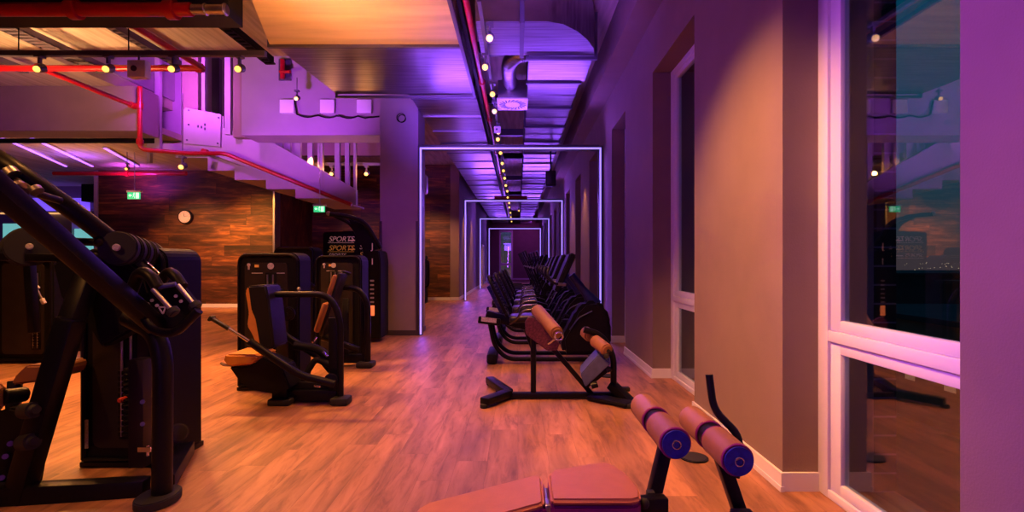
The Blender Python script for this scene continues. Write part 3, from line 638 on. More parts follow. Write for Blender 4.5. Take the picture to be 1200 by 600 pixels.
obj('cross_tube', B().cyl(P(84, 283, 2.9), P(119, 284, 2.9), .022).ball(P(116, 284, 2.88), .028), 'black_metal', t)
# counterweights
for (a, b_, n) in ((P(140, 291, 2.92), P(172, 300, 3.28), 5), (P(34, 289, 3.3), P(28, 291, 3.6), 3)):
    for k in range(n):
        c = a.lerp(b_, k/(n-1)); dd = (b_-a).normalized()*.026
        obj('counterweight_disc', B().cyl(c-dd, c+dd, .098 if n == 5 else .125, seg=32, bev=.008), 'rubber', t)
    ax = (a-b_).normalized(); obj('hub_cap', B().cyl(a+ax*.03, a+ax*.045, .02, seg=16, bev=.004), 'silver_label', t)
obj('disc_bracket', B().beam(P(34, 300, 3.45), P(40, 390, 3.45), .05, .05).beam(P(-30, 300, 3.4), P(90, 303, 3.2), .05, .05), 'black_metal', t)
# handle cluster
hc = B()
hc.tube([P(150, 352, 2.7), P(163, 318, 2.66), P(176, 322, 2.62), P(186, 338, 2.6)], .03, 10, .06)
hc.tube([P(182, 340, 2.75), P(197, 318, 2.75), P(205, 322, 2.72), P(214, 336, 2.7)], .028, 10, .06)
hc.tube([P(166, 368, 2.62), P(178, 388, 2.6), P(205, 392, 2.6), P(233, 364, 2.6)], .022, 10, .08)
obj('handle_yoke', hc, 'black_metal', t)
obj('handle_plate', B().prism([P(x, y, 2.72) for x, y in ((150, 350), (182, 340), (212, 334), (232, 358), (205, 388), (172, 390), (150, 372))], (0, .04, 0), bev=.01), 'black_satin', t)
for (a, b_) in ((P(179, 339, 2.58), P(200, 362, 2.58)), (P(208, 334, 2.62), P(226, 355, 2.62))):
    g = obj('hand_grip', B().cyl(a, b_, .012, seg=14), 'steel', t, label='bare metal grip tube')
    obj('grip_end', B().cyl(b_, b_+(b_-a).normalized()*.035, .03, seg=16, bev=.006), 'rubber', g) if False else obj('grip_end', B().cyl(b_, b_+(b_-a).normalized()*.035, .03, seg=16, bev=.006), 'rubber', t)
obj('grip_bridge', B().cyl(P(179, 337, 2.6), P(206, 333, 2.62), .013, seg=12), 'slate_panel', t)
obj('clamp_block', B().beam(P(141, 358, 2.68), P(153, 349, 2.68), .05, .05, bev=.006), 'chrome', t, label='bright chrome clamp')
obj('strut_rod', B().cyl(P(168, 304, 3.05), P(187, 322, 2.95), .009), 'chrome', t)
m = B().ring(P(172, 358, 2.7), (0, 1, 0), .014, .004)
pr = [P(x, y, 2.7) for x, y in ((186, 360), (194, 360), (191, 368))]
for i in range(3): m.beam(pr[i], pr[(i+1) % 3], .008, .008)
for x, y in ((178, 352), (184, 358), (206, 347), (212, 353)): m.cyl(P(x, y, 2.705), P(x, y, 2.69), .009, seg=12)
obj('pictogram_marks', m, 'silver_label', t)
for x, y in ((40, 480), (38, 517)): obj('stop_bumper', B().cyl(P(x-14, y+2, 2.74), P(x+3, y, 2.7), .042, seg=20, bev=.02), 'rubber', t)
obj('seat_carriage', B().prism([P(x, y, 2.85) for x, y in ((-60, 500), (10, 478), (30, 482), (36, 530), (28, 575), (-60, 585))], (0, .12, 0), bev=.012), 'black_satin', t)
obj('seat_pad', B().prism([P(x, y, 2.95) for x, y in ((30, 428), (58, 428), (62, 434), (56, 446), (12, 452), (14, 443))], (0, .25, 0), bev=.012, seg=3), 'tan_vinyl', t)
obj('seat_stem', B().beam(P(18, 446, 3.0), P(14, 500, 2.95), .06, .06), 'black_metal', t)
obj('thigh_roller', B().cyl(P(-60, 472, 2.62), P(4, 465, 2.7), .072, seg=28, bev=.02), 'tan_vinyl', t)
obj('roller_axle', B().cyl(P(3, 465, 2.7), P(30, 462, 2.8), .04, seg=18, bev=.004), 'black_metal', t)
for x, y in ((6, 535), (2, 560), (12, 520)): obj('bolt', B().cyl(P(x, y, 2.86), P(x, y, 2.83), .015, seg=12), 'chrome', t)
b = B()
for k in range(12): b.ring(P(151, 432+k*6, 3.17), (0, 0, 1), .022, .006, 14, 6)
obj('coil_spring', b, 'black_metal', t)
obj('carriage_column', B().beam(P(166, 420, 3.08), P(166, 545, 3.08), .09, .1), 'panel_dark', t)
for y in (471, 497): obj('bolt', B().cyl(P(167, y, 3.03), P(167, y, 3.0), .013, seg=12), 'steel', t)
obj('latch', B().span(P(164, 523, 3.0), P(176, 530, 2.98)).cyl(P(173, 522, 2.99), P(173, 534, 2.99), .008), 'chrome', t)
obj('pulley', B().cyl(P(209, 507, 3.12), P(209, 507, 3.05), .055, seg=24, bev=.008).cyl(P(209, 507, 3.05), P(209, 507, 3.04), .02), 'panel_dark', t)
# ---- M0 : tower behind
t = thing('weight_tower_machine', 'dark weight tower machine standing behind the tall lever arms at the picture edge', 'gym machine', (-6.1, 6.6, 0), GT)
tower_parts(t, -6.62, -5.90, 6.5, .32, 1.37, icons=False, slot=.72)
obj('cable_rod', B().cyl(P(30, 312, 6.3), P(52, 356, 6.3), .012), 'steel', t)
obj('cable_clamp', B().beam(P(38, 333, 6.28), P(43, 339, 6.28), .07, .05).beam(P(49, 350, 6.28), P(52, 356, 6.28), .04, .04), 'silver_label', t)
obj('lever', B().tube([P(60, 400, 6.2), P(88, 350, 6.2), P(100, 345, 6.3)], .05, 10, .1), 'black_metal', t)
obj('seat_pad', B().prism([P(x, y, 6.0) for x, y in ((83, 352), (92, 343), (96, 352), (93, 360), (84, 360))], (0, .35, 0), bev=.02, seg=3), 'tan_vinyl', t)
obj('arm_pad', B().cyl(P(98, 348, 5.9), P(107, 363, 5.9), .04, bev=.015), 'tan_vinyl', t)
obj('frame', B().beam((-5.6, 6.2, .06), (-5.0, 6.6, .06), .09, .1).tube([P(78, 425, 6.35), P(80, 360, 6.3), P(95, 340, 6.3)], .05, 10, .1).beam(P(85, 395, 6.3), P(99, 395, 6.5), .2, .35), 'black_metal', t)

# ---- M2 : seated chest press
def chest_press(label):
    t = thing('chest_press_machine', label, 'gym machine', (-2.35, 4.9, 0), GT)
    tower_parts(t, -2.82, -2.20, 5.15, .3, 1.385, slot=.55)
    Y = 4.68; ym = 4.72
    obj('arch_frame', B().tube([P(303, 345, Y), P(386, 345, Y), P(399, 374, Y), P(399, 468, Y)], .029, 14, .17, 7).beam(P(391, 372, Y+.02), P(391, 466, Y+.02), .03, .09, up=(1, 0, 0), bev=.01), 'black_metal', t)
    obj('arch_frame', B().tube([P(303, 345, Y)+Vector((0, 0, 0)), P(303, 345, Y)+Vector((.0, .45, 0))], .03, 12), 'black_metal', t)
    obj('foot', B().box(G(398, 475)+Vector((0, .04, .035)), (.16, .16, .07), bev=.02), 'rubber', t); obj('foot', B().box(G(328, 475)+Vector((0, .04, .03)), (.20, .16, .06), bev=.015), 'rubber', t)
    obj('base_frame', B().beam(P(330, 463, 4.72), P(396, 463, 4.72), .09, .1).beam((-2.2, 4.72, .1), (-2.2, 5.3, .06), .08, .08).beam(P(331, 466, 4.7), P(331, 425, 4.7), .12, .14, up=(1, 0, 0)), 'black_metal', t)
    obj('backrest', B().prism([P(x, y, 4.55) for x, y in ((287, 342), (290, 336), (294, 336), (297, 352), (300, 370), (308, 408), (302, 410), (295, 392), (289, 382), (291, 367))], (0, .26, 0), bev=.012, seg=3), 'amber_vinyl', t)
    obj('back_shell', B().prism([P(x, y, 4.53) for x, y in ((290, 335), (311, 334), (315, 350), (321, 408), (305, 412), (298, 372), (294, 365))], (0, .28, 0), bev=.015, seg=3), 'black_vinyl', t)
    obj('seat', B().prism([P(x, y, 4.5) for x, y in ((261, 419), (264, 415), (300, 416), (304, 420), (294, 428), (268, 430), (262, 426))], (0, .36, 0), bev=.018, seg=3), 'amber_vinyl', t)
    obj('seat_shell', B().prism([P(x, y, 4.54) for x, y in ((268, 430), (294, 429), (306, 419), (330, 430), (340, 455), (322, 462), (292, 457), (280, 447))], (0, .28, 0), bev=.012), 'black_satin', t)
    obj('seat_lever', B().tube([P(272, 428, 4.55), P(262, 428, 4.5), P(259, 425, 4.5)], .012, 8, .02), 'steel', t)
    for dy, a in ((4.45, ((268, 385), (292, 400), (333, 428), (352, 440), (392, 450))), (4.98, ((322, 386), (332, 392), (360, 410), (376, 420), (392, 440)))):
        obj('press_arm', B().tube([P(x, y, dy+i*.04) for i, (x, y) in enumerate(a[1:])], .034, 12, .08), 'black_metal', t)
        obj('arm_sleeve', B().tube([P(a[0][0], a[0][1], dy), P(a[1][0], a[1][1], dy)], .014, 12), 'chrome', t)
        g0 = P(a[0][0], a[0][1], dy); d = (P(a[0][0]-20, a[0][1]-12, dy)-g0)
        if dy < 4.7:
            obj('hand_grip', B().tube([g0, g0+d], .02, 12), 'black_vinyl', t); obj('grip_end', B().beam(g0+d*.92, g0+d*1.08, .08, .05, bev=.015), 'rubber', t)
        else:
            obj('hand_grip', B().ball(g0, .03).tube([g0, g0+Vector((-.02, -.12, .03))], .02, 10), 'steel', t)
    obj('pivot_hub', B().cyl(P(388, 445, 4.6), P(388, 445, 5.0), .06, seg=22, bev=.01), 'black_metal', t)
    l = B()
    for p in (((366, 402), (371, 395)), ((378, 412), (384, 418)), ((376, 422), (382, 427)), ((386, 432), (393, 440))): l.beam(P(*p[0], 4.85), P(*p[1], 4.85), .02, .02)
    l.beam(P(368, 452, 4.6), P(376, 453, 4.6), .02, .02)
    obj('link_bolts', l, 'chrome', t)
    obj('linkage', B().tube([P(345, 405, 4.9), P(372, 408, 4.9), P(392, 425, 4.9), P(393, 460, 4.8)], .04, 10, .08).tube([P(350, 452, 4.8), P(370, 420, 4.85), P(392, 430, 4.85)], .03, 10, .05).beam(P(335, 452, 4.75), P(393, 455, 4.75), .05, .09), 'black_satin', t)
    obj('pulley', B().cyl((-2.28, 5.1, .78), (-2.28, 5.05, .78), .07, seg=24, bev=.01).cyl((-2.28, 5.05, .78), (-2.28, 5.04, .78), .012), 'black_metal', t)
    obj('top_knob', B().ball((-2.14, 5.0, 1.03), .018).cyl((-2.14, 5.0, .98), (-2.14, 5.0, 1.03), .008), 'steel', t)
    return t
cp = chest_press('seated press machine with amber seat and curved arch frame, in the middle of the floor')

# ---- M3 : incline machine behind
t = thing('incline_press_machine', 'weight machine with slanted tan back pad, behind the amber seat press', 'gym machine', (-2.1, 6.4, 0), GT)
tower_parts(t, -2.62, -2.02, 6.62, .3, 1.38, slot=.4)
Y = 6.3
obj('arch_frame', B().tube([P(402, 337, Y), P(420, 338, Y), P(431, 354, Y), P(431, 424, Y)], .036, 14, .14, 6).beam(P(427, 352, Y+.02), P(427, 424, Y+.02), .03, .06, up=(1, 0, 0), bev=.01), 'black_metal', t)
obj('foot', B().box(G(429, 430)+Vector((0, 0, .035)), (.2, .2, .07), bev=.02), 'rubber', t)
obj('base_frame', B().beam(P(375, 420, 6.35), P(430, 420, 6.35), .09, .1).beam(P(405, 420, 6.35), P(405, 350, 6.5), .08, .08), 'black_metal', t)
obj('back_pad', B().beam(P(397, 322, 6.15), P(388, 350, 6.15), .05, .3, up=(0, 1, 0), bev=.02).beam(P(386, 354, 6.15), P(375, 388, 6.15), .07, .3, up=(0, 1, 0), bev=.03), 'tan_vinyl', t)
obj('back_shell', B().beam(P(402, 320, 6.17), P(380, 392, 6.17), .05, .24, up=(0, 1, 0), bev=.01).tube([P(398, 321, 6.2), P(402, 318, 6.2), P(410, 321, 6.3)], .02, 8, .03), 'black_vinyl', t)
obj('frame_bar', B().tube([P(378, 395, 6.2), P(392, 400, 6.2), P(420, 410, 6.3)], .04, 10, .08), 'black_metal', t)
# ---- tower peeking behind M2
t = thing('weight_tower_machine', 'tall plain weight tower peeking out above and behind the amber seat press', 'gym machine', (-3.2, 7.6, 0), GT)
tower_parts(t, -3.53, -2.95, 7.4, .35, 1.51, icons=False)
obj('top_handle', B().tube([(-3.3, 7.35, .9), (-3.3, 7.1, 1.0), (-2.9, 7.1, 1.0), (-2.9, 7.35, .9)], .03, 10, .08), 'black_metal', t)
# ---- hidden-ish tower beyond the column
t = thing('weight_tower_machine', 'slim dark weight machine glimpsed between the white column and wood wall', 'gym machine', (-3.1, 16, 0), GT)
tower_parts(t, -3.55, -2.84, 15.7, .45, 1.5, icons=False)
obj('side_handle', B().tube([(-2.84, 15.7, .5), (-2.72, 15.6, .55), (-2.72, 15.6, 1.3), (-2.84, 15.7, 1.35)], .03, 10, .08), 'black_metal', t)

# ---- M4 : multi station with lettering
t = thing('cable_station', 'black multi cable station with rows of lettering beside the white column', 'gym machine', (-2.9, 8.3, 0), GT)
Y = 8.3
obj('cabinet', B().prism([P(x, y, Y) for x, y in ((378, 272), (424, 270), (424, 400), (378, 400))], (0, .4, 0), bev=.02), 'black_satin', t)
obj('weight_cabinet', B().prism([P(x, y, 8.15) for x, y in ((425, 292), (444, 294), (446, 306), (446, 397), (425, 397))], (0, .5, 0), bev=.015), 'black_satin', t)
obj('curved_arm', B().tube([P(386, 251, 7.9), P(408, 253, 8.0), P(428, 260, 8.1), P(446, 291, 8.2)], .035, 12, .2).tube([P(392, 253, 8.3), P(412, 262, 8.3), P(428, 292, 8.3)], .03, 12, .2), 'black_metal', t)
obj('pulley_head', B().ball(P(385, 250, 7.9), .035).ball(P(389, 251, 7.92), .028), 'steel', t)
obj('top_brace', B().prism([P(x, y, 8.25) for x, y in ((408, 256), (426, 262), (444, 292), (426, 296), (415, 272))], (0, .06, 0), bev=.01), 'black_metal', t)
for k, (z, body, m_, sz) in enumerate(((283, 'SPORTS', 'letter_pink', .118), (293.5, 'SPORTS', 'letter_amber', .118), (301, 'SPORTS', 'letter_pink', .08))):
    text('lettering', body, sz, P(385, z, 8.27), m_, t, italic=True)
    obj('fine_print', B().span(P(408, z-2, 8.27), P(416, z-.6, 8.28)), m_, t)
    obj('underline', B().span(P(384, z+1.2, 8.27), P(415, z+1.7, 8.28)), m_, t)
text('lettering', 'SP', .12, P(421, 292, 8.26), 'letter_pink', t, italic=True); text('lettering', 'SP', .11, P(421, 301, 8.26), 'letter_amber', t, italic=True)
text('lettering', 'J', .14, P(435, 292, 8.13), 'letter_pink', t); text('lettering', 'I', .14, P(435, 310, 8.13), 'letter_pink', t)
b = B()
for k in range(7): b.span(P(434, 328+k*5, 8.14), P(438, 330+k*5, 8.13))
obj('weight_marks', b, 'silver_label', t)
obj('sticker', B().span(P(434, 358, 8.14), P(438.5, 370, 8.12), .004), 'lit_orange', t, label='small orange-lit, glow-painted display')

# ================================================================ ROMAN CHAIR (back extension)
t = thing('back_extension_bench', 'black tube back extension bench with tan rollers and slate foot plate', 'exercise bench', (.35, 4.84, 0))
Y = 4.84
obj('base_tube', B().beam(P(590, 463, Y), P(724, 463, Y), .06, .055), 'black_metal', t)
ap = Vector((P(596, 463, Y).x, Y, .055)); e1 = G(574, 451)+Vector((0, 0, .055)); e2 = G(567, 478)+Vector((0, 0, .055))
obj('cross_foot', B().beam(ap, e1, .10, .07, bev=.015).beam(ap, e2, .10, .07, bev=.015), 'black_metal', t)
for p in (e1, e2, (ap+e1)/2): obj('rubber_foot', B().cyl(p+Vector((0, 0, -.055)), p+Vector((0, 0, -.02)), .034, seg=16, bev=.004), 'rubber', t)
obj('upright_post', B().cyl(P(625, 466, Y), P(625, 396, Y), .026), 'black_metal', t)
obj('diagonal_brace', B().beam(P(698, 467, Y), P(634, 392, Y), .045, .045, up=(0, 1, 0)), 'black_metal', t)
obj('curved_post', B().tube([P(684, 386, 4.82), P(704, 392, 4.82), P(719, 415, 4.82), P(719, 462, 4.84)], .030, 12, .16, 7), 'black_metal', t)
obj('front_foot', B().beam(P(716, 450, Y), P(741, 474, 4.70), .10, .075).beam(P(730, 463, 5.1), P(741, 477, 4.55), .07, .05), 'black_metal', t)
for p in (G(737, 478), G(732, 458)): obj('rubber_foot', B().box(p+Vector((0, 0, .02)), (.10, .07, .04), bev=.01), 'rubber', t)
obj('floor_rail', B().beam((.68, 4.82, .03), (1.0, 4.55, .03), .16, .03), 'black_satin', t)
def roller(t, a, b_, r, name='foam_roller', m='tan_vinyl', cap=True, cm='navy_cap'):
    a = Vector(a); b_ = Vector(b_); d = (b_-a).normalized()
    o = obj(name, B().cyl(a, b_, r, seg=32, bev=.016), m, t)
    if cap:
        obj('end_cap', B().cyl(a-d*.004, a+d*.003, r*.88, seg=32), cm, o); obj('hub_ring', B().ring(a-d*.006, d, r*.26, r*.05, 24, 8), 'chrome', o)
    return o
hp = roller(t, P(653, 391, 4.55), P(629, 363, 5.0), .062, 'hip_roller', cap=False)
obj('roller_ring', B().ring(P(655, 394, 4.52), (0, 1, .2), .035, .009).beam(P(650, 398, 4.53), P(643, 403, 4.6), .03, .015), 'chrome', t)
obj('hip_bracket', B().prism([P(x, y, 4.72) for x, y in ((615, 378), (620, 371), (628, 374), (656, 402), (653, 411), (641, 411), (616, 392))], (0, .05, 0), bev=.008), 'hip_plate', t, label='perforated plum coloured side bracket')
roller(t, P(712, 411, 4.58), P(697, 399, 4.8), .058, cap=False); roller(t, P(692, 394, 4.84), P(686, 389, 4.98), .058, cap=False)
obj('roller_axle', B().cyl(P(716, 414, 4.54), P(684, 387, 5.02), .018), 'black_metal', t)
obj('foot_plate', B().prism([P(x, y, 4.62) for x, y in ((680, 439), (701, 416), (716, 426), (686, 454))], (.03, .28, .02), bev=.008), 'slate_panel', t)
obj('plate_bracket', B().beam(P(686, 452, 4.8), P(714, 430, 4.8), .05, .05, bev=.005).cyl(P(693, 452, 4.62), P(700, 450, 4.62), .03), 'black_metal', t)
obj('adjuster_knob', B().cyl(P(707, 417, 4.6), P(713, 416, 4.6), .028, seg=18, bev=.006).cyl(P(711, 434, 4.7), P(716, 432, 4.7), .024, seg=16), 'rubber', t)
# floor sockets
for p, l in (((813, 537), 'round black floor socket cap between the two roller posts'), ((712, 441), 'round black floor socket cap beyond the back extension bench')):
    g = G(*p); s = thing('floor_socket', l, 'floor socket', g, 'floor socket caps')
    obj('lid', B().cyl(g+Vector((0, 0, .001)), g+Vector((0, 0, .012)), .085, seg=28, bev=.004), 'rubber', s); obj('rim', B().ring(g+Vector((0, 0, .006)), (0, 0, 1), .088, .005, 28, 6), 'black_metal', s)

# ================================================================ NEAR DECLINE BENCH
t = thing('decline_bench', 'near adjustable bench with tan split pads and two pairs of foam rollers', 'exercise bench', (.2, 1.9, 0))
def pad(pts, off, name, z=0):
    o = obj(name, B().prism(pts, off, bev=.010, seg=3), 'tan_vinyl_lit', t)
    return o
V = Vector
sp_ = [V((.115, 1.77, .475)), V((.40, 1.77, .475)), V((.43, 1.79, .475)), V((.442, 1.86, .475)), V((.425, 2.0, .475)), V((.385, 2.09, .475)), V((.35, 2.11, .475)), V((.14, 2.03, .475)), V((.115, 1.99, .475))]
pad(sp_, (0, 0, -.026), 'seat_pad')
obj('seat_piping', B().prism([p+V((0, 0, -.022)) for p in sp_], (0, 0, -.045), bev=.01, seg=2), 'plum_piping', t, label='plum coloured seat underside')
def bp(x, y): return V((x, y, .465-(.09-x)*.27))
bpts = [bp(.09, 1.78), bp(.092, 1.99), bp(.075, 2.02), bp(-.35, 2.03), bp(-.39, 2.0), bp(-.42, 1.90), bp(-.40, 1.79), bp(-.38, 1.77), bp(.07, 1.77)]
pad(bpts, (.006, 0, -.026), 'back_pad')
obj('back_piping', B().prism([p+V((.006, 0, -.022)) for p in bpts], (.01, 0, -.045), bev=.008), 'plum_piping', t, label='plum coloured back pad underside')
obj('main_beam', B().beam((-.42, 1.84, .27), (.12, 1.84, .40), .05, .06).beam((.10, 1.84, .40), (.55, 1.9, .40), .05, .06), 'black_metal', t)
obj('hinge', B().box((.105, 1.82, .43), (.02, .06, .03), bev=.004).cyl((.105, 1.80, .41), (.105, 1.98, .41), .014), 'steel', t)
obj('rear_leg', B().beam((-.38, 1.84, .27), (-.48, 1.84, .03), .05, .05, up=(1, 0, 0)).beam((-.48, 1.60, .03), (-.48, 2.08, .03), .05, .05), 'black_metal', t)
obj('roller_post', B().beam((.60, 2.05, .60), (.49, 1.96, .28), .05, .05, up=(0, 1, 0)).beam((.49, 1.96, .28), (.42, 1.90, .03), .05, .05, up=(0, 1, 0)), 'black_metal', t)
obj('roller_post', B().beam((.78, 2.01, .58), (.88, 2.0, .28), .05, .05, up=(0, 1, 0)).beam((.88, 2.0, .28), (.96, 2.0, .03), .05, .05, up=(0, 1, 0)), 'black_metal', t)
obj('base_beam', B().beam((.30, 1.94, .03), (1.0, 1.98, .03), .05, .05).beam((.42, 1.84, .40), (.42, 1.86, .03), .05, .05, up=(1, 0, 0)).beam((.96, 1.72, .03), (.96, 2.26, .03), .05, .05).beam((-.48, 1.84, .03), (.42, 1.87, .03), .05, .05), 'black_metal', t)
obj('adjuster', B().box((.50, 1.93, .41), (.03, .035, .05), bev=.006).cyl((.50, 1.92, .40), (.46, 1.86, .42), .012).ball((.455, 1.85, .425), .02), 'rubber', t)
obj('adjuster', B().box((.85, 1.94, .33), (.08, .05, .05), bev=.008), 'rubber', t)
for (x, z, y0) in ((.570, .640, 1.845), (.772, .600, 1.79)):
    roller(t, (x, y0, z), (x-.0, y0+.215, z), .0575); roller(t, (x, y0+.262, z), (x, y0+.50, z), .0575, cap=False)
    obj('roller_clamp', B().cyl((x, y0+.2, z), (x, y0+.275, z), .05, seg=28), 'black_metal', t)
    for yy in (y0+.012, y0+.204, y0+.272): obj('piping', B().ring((x, yy, z), (0, 1, 0), .0535, .005, 32, 8), 'plum_piping', t)
    obj('axle_bolt', B().cyl((x, y0-.008, z), (x, y0, z), .009, seg=14), 'navy_cap', t)
obj('handle', B().tube([P(831, 439, 2.14), P(836, 480, 2.12), P(868, 512, 2.06), P(862, 560, 2.02)], .0155, 12, .05), 'black_metal', t)
# ================================================================ CARDIO ROW
def recumbent():
    X, Y = .35, 6.75
    t = thing('recumbent_bike', 'x', 'exercise bike', (X, Y, 0), 'recumbent bikes along the window wall')
    def p(x, y, z): return Vector((x, y, z))
    obj('rear_foot', B().box((-.33, 6.72, .07), (.13, .62, .13), bev=.03), 'black_plastic', t)
    obj('front_foot', B().box((1.0, 6.72, .04), (.1, .6, .08), bev=.02), 'black_plastic', t)
    obj('frame_tube', B().tube([p(-.36, 6.5, .52), p(-.30, 6.5, .22), p(-.14, 6.5, .055), p(1.0, 6.5, .055)], .028, 12, .14, 6), 'black_metal', t)
    obj('frame_tube', B().tube([p(-.36, 6.95, .50), p(-.30, 6.95, .22), p(-.14, 6.95, .055), p(1.0, 6.95, .055)], .028, 12, .14, 6), 'black_metal', t)
    obj('seat_rail', B().beam(p(-.42, 6.72, .60), p(.55, 6.72, .34), .14, .12, bev=.02).tube([p(.1, 6.72, .42), p(.22, 6.72, .1)], .035, 10), 'black_metal', t)
    obj('rail_tip', B().beam(p(-.50, 6.44, .565), p(-.22, 6.44, .53), .05, .09, bev=.015), 'black_plastic', t)
    obj('tip_label', B().beam(p(-.46, 6.412, .575), p(-.27, 6.412, .55), .004, .055, bev=0), 'silver_label', t)
    obj('seat', B().box((.10, 6.72, .56), (.42, .44, .09), rot=Matrix.Rotation(-.06, 4, 'Y'), bev=.04, seg=4), 'black_vinyl', t)
    # backrest: rounded frame with mesh slats
    def bk(u, v, o=0): return p(-.14-.24*v+o, 6.72+u, .60+.50*v)
    fr = [bk(-.17, 0), bk(-.21, .3), bk(-.22, .7), bk(-.17, 1.0), bk(.17, 1.0), bk(.22, .7), bk(.21, .3), bk(.17, 0), bk(-.17, 0)]
    obj('backrest_frame', B().tube(fr, .022, 10, .06), 'black_metal', t)
    s = B()
    for k in range(11):
        v = .06+k*.085; s.tube([bk(-.2, v, .01), bk(-.1, v+.015, -.03), bk(0, v+.02, -.045), bk(.1, v+.015, -.03), bk(.2, v, .01)], .014, 8)
    obj('backrest', s, 'black_vinyl', t)
    obj('back_support', B().beam(bk(0, .05, -.06), bk(0, .75, -.07), .10, .05, bev=.01), 'blue_shell', t)
    for sgn in (-1, 1):
        obj('seat_handle', B().tube([p(-.1, 6.72+sgn*.2, .50), p(-.02, 6.72+sgn*.32, .56), p(.05, 6.72+sgn*.33, .68), p(.26, 6.72+sgn*.33, .70)], .015, 10, .06), 'gunmetal', t)
    # housing
    hs = [p(x, 6.56, z) for x, z in ((.58, .10), (.55, .30), (.66, .48), (.74, .66), (.86, .78), (1.02, .80), (1.14, .70), (1.20, .50), (1.20, .22), (1.14, .10))]
    obj('drive_housing', B().prism(hs, (0, .32, 0), bev=.05, seg=4), 'black_plastic', t)
    obj('housing_trim', B().tube([p(.66, 6.555, .42), p(.78, 6.55, .58), p(.95, 6.55, .66)], .008, 6, .05), 'slate_panel', t)
    for sgn in (-1, 1):
        c = obj('crank', B().beam(p(.80, 6.72+sgn*.19, .38), p(.80-.13*sgn, 6.72+sgn*.19, .38+.08*sgn), .02, .035), 'steel', t)
        obj('pedal', B().box((.80-.15*sgn, 6.72+sgn*.26, .40+.09*sgn), (.1, .11, .04), bev=.01).tube([(.76-.15*sgn, 6.72+sgn*.26, .41+.09*sgn), (.78-.15*sgn, 6.72+sgn*.26, .49+.09*sgn), (.85-.15*sgn, 6.72+sgn*.26, .46+.09*sgn)], .012, 8, .03), 'rubber', t)
    obj('console_mast', B().tube([p(1.02, 6.72, .72), p(.86, 6.72, .92), p(.70, 6.72, 1.12)], [.09, .075, .06, .055, .05, .05, .05, .05], 14, .15, 5), 'blue_shell', t)
    c = obj('console', B().prism([p(x, 6.50, z) for x, z in ((.46, .92), (.52, .90), (.74, 1.36), (.72, 1.40), (.66, 1.40))], (0, .44, 0), bev=.015, seg=3), 'black_plastic', t)
    obj('screen', B().prism([p(.478, 6.54, .95), p(.484, 6.54, .94), p(.666, 6.54, 1.37), p(.66, 6.54, 1.375)], (0, .36, 0)), 'blue_shell', c)
    obj('handlebar', B().tube([p(.62, 6.50, 1.0), p(.44, 6.42, 1.02), p(.36, 6.46, 1.14), p(.40, 6.50, 1.22)], .017, 10, .06), 'black_vinyl', t)
    obj('handlebar', B().tube([p(.62, 6.94, 1.0), p(.44, 7.02, 1.02), p(.36, 6.98, 1.14), p(.40, 6.94, 1.22)], .017, 10, .06), 'black_vinyl', t)
    obj('handlebar_sleeve', B().tube([p(.60, 6.49, 1.0), p(.50, 6.445, 1.01)], .021, 10), 'steel', t)
    obj('handlebar_sleeve', B().tube([p(.60, 6.95, 1.0), p(.50, 6.995, 1.01)], .021, 10), 'steel', t)
    return t
rb = recumbent()
rl = ['first recumbent bike, whole side visible behind the tan rollers', 'second recumbent bike, directly behind the first one', 'third recumbent bike in the row along the windows', 'fourth recumbent bike in the row along the windows', 'fifth recumbent bike, last before the cross trainers']
rb['label'] = rl[0]
for k in range(1, 5): copy_tree(rb, None, rb.location+Vector((.02*k, 1.33*k, 0)), rl[k])
def trainer():
    Y = 13.6
    t = thing('cross_trainer', 'x', 'cross trainer', (.45, Y, 0), 'cross trainers at the far end of the row')
    def p(x, y, z): return Vector((x, Y+y, z))
    obj('base_frame', B().beam(p(-.45, 0, .06), p(1.15, 0, .06), .1, .1).beam(p(-.42, -.3, .04), p(-.42, .3, .04), .08, .08).beam(p(1.1, -.3, .04), p(1.1, .3, .04), .08, .08), 'black_metal', t)
    obj('flywheel_housing', B().prism([p(x, -.16, z) for x, z in ((.55, .1), (.6, .5), (.75, .78), (.95, .85), (1.15, .7), (1.25, .4), (1.2, .1))], (0, .32, 0), bev=.05, seg=3), 'black_plastic', t)
    obj('mast', B().tube([p(.95, 0, .7), p(.85, 0, 1.1), p(.72, 0, 1.35)], .05, 12, .1), 'blue_shell', t)
    c = obj('console', B().prism([p(x, -.22, z) for x, z in ((.56, 1.12), (.62, 1.10), (.80, 1.44), (.76, 1.48), (.70, 1.46))], (0, .44, 0), bev=.015), 'black_plastic', t)
    obj('screen', B().prism([p(.575, -.17, 1.15), p(.583, -.17, 1.145), p(.715, -.17, 1.44), p(.705, -.17, 1.445)], (0, .34, 0)), 'blue_shell', c)
    for s in (-1, 1):
        a = obj('swing_arm', B().tube([p(.70, s*.3, .40), p(.55+.08*s, s*.32, .95), p(.42+.14*s, s*.30, 1.35), p(.34+.16*s, s*.26, 1.56)], .021, 10, .15), 'black_metal', t)
        obj('hand_grip', B().tube([p(.44+.14*s, s*.305, 1.30), p(.34+.16*s, s*.26, 1.57)], .028, 10), 'black_vinyl', a)
        obj('arm_collar', B().tube([p(.50+.10*s, s*.31, 1.10), p(.485+.105*s, s*.31, 1.15)], .03, 10), 'steel', a)
        obj('foot_rail', B().beam(p(-.40, s*.17, .28+.06*s), p(.70, s*.28, .42), .05, .05), 'black_metal', t)
        obj('foot_pedal', B().box(p(-.05+.15*s, s*.2, .38+.05*s), (.42, .16, .06), bev=.02), 'rubber', t)
    return t
tn = trainer()
tl = ['first cross trainer, just behind the recumbent bikes', 'second cross trainer behind the recumbent bikes', 'third cross trainer of the row, swing arms raised', 'fourth cross trainer, next to last of the row', 'fifth cross trainer, last machine of the row']
tn['label'] = tl[0]
for k in range(1, 5): copy_tree(tn, None, tn.location+Vector((-.04*k, 1.45*k, 0)), tl[k])

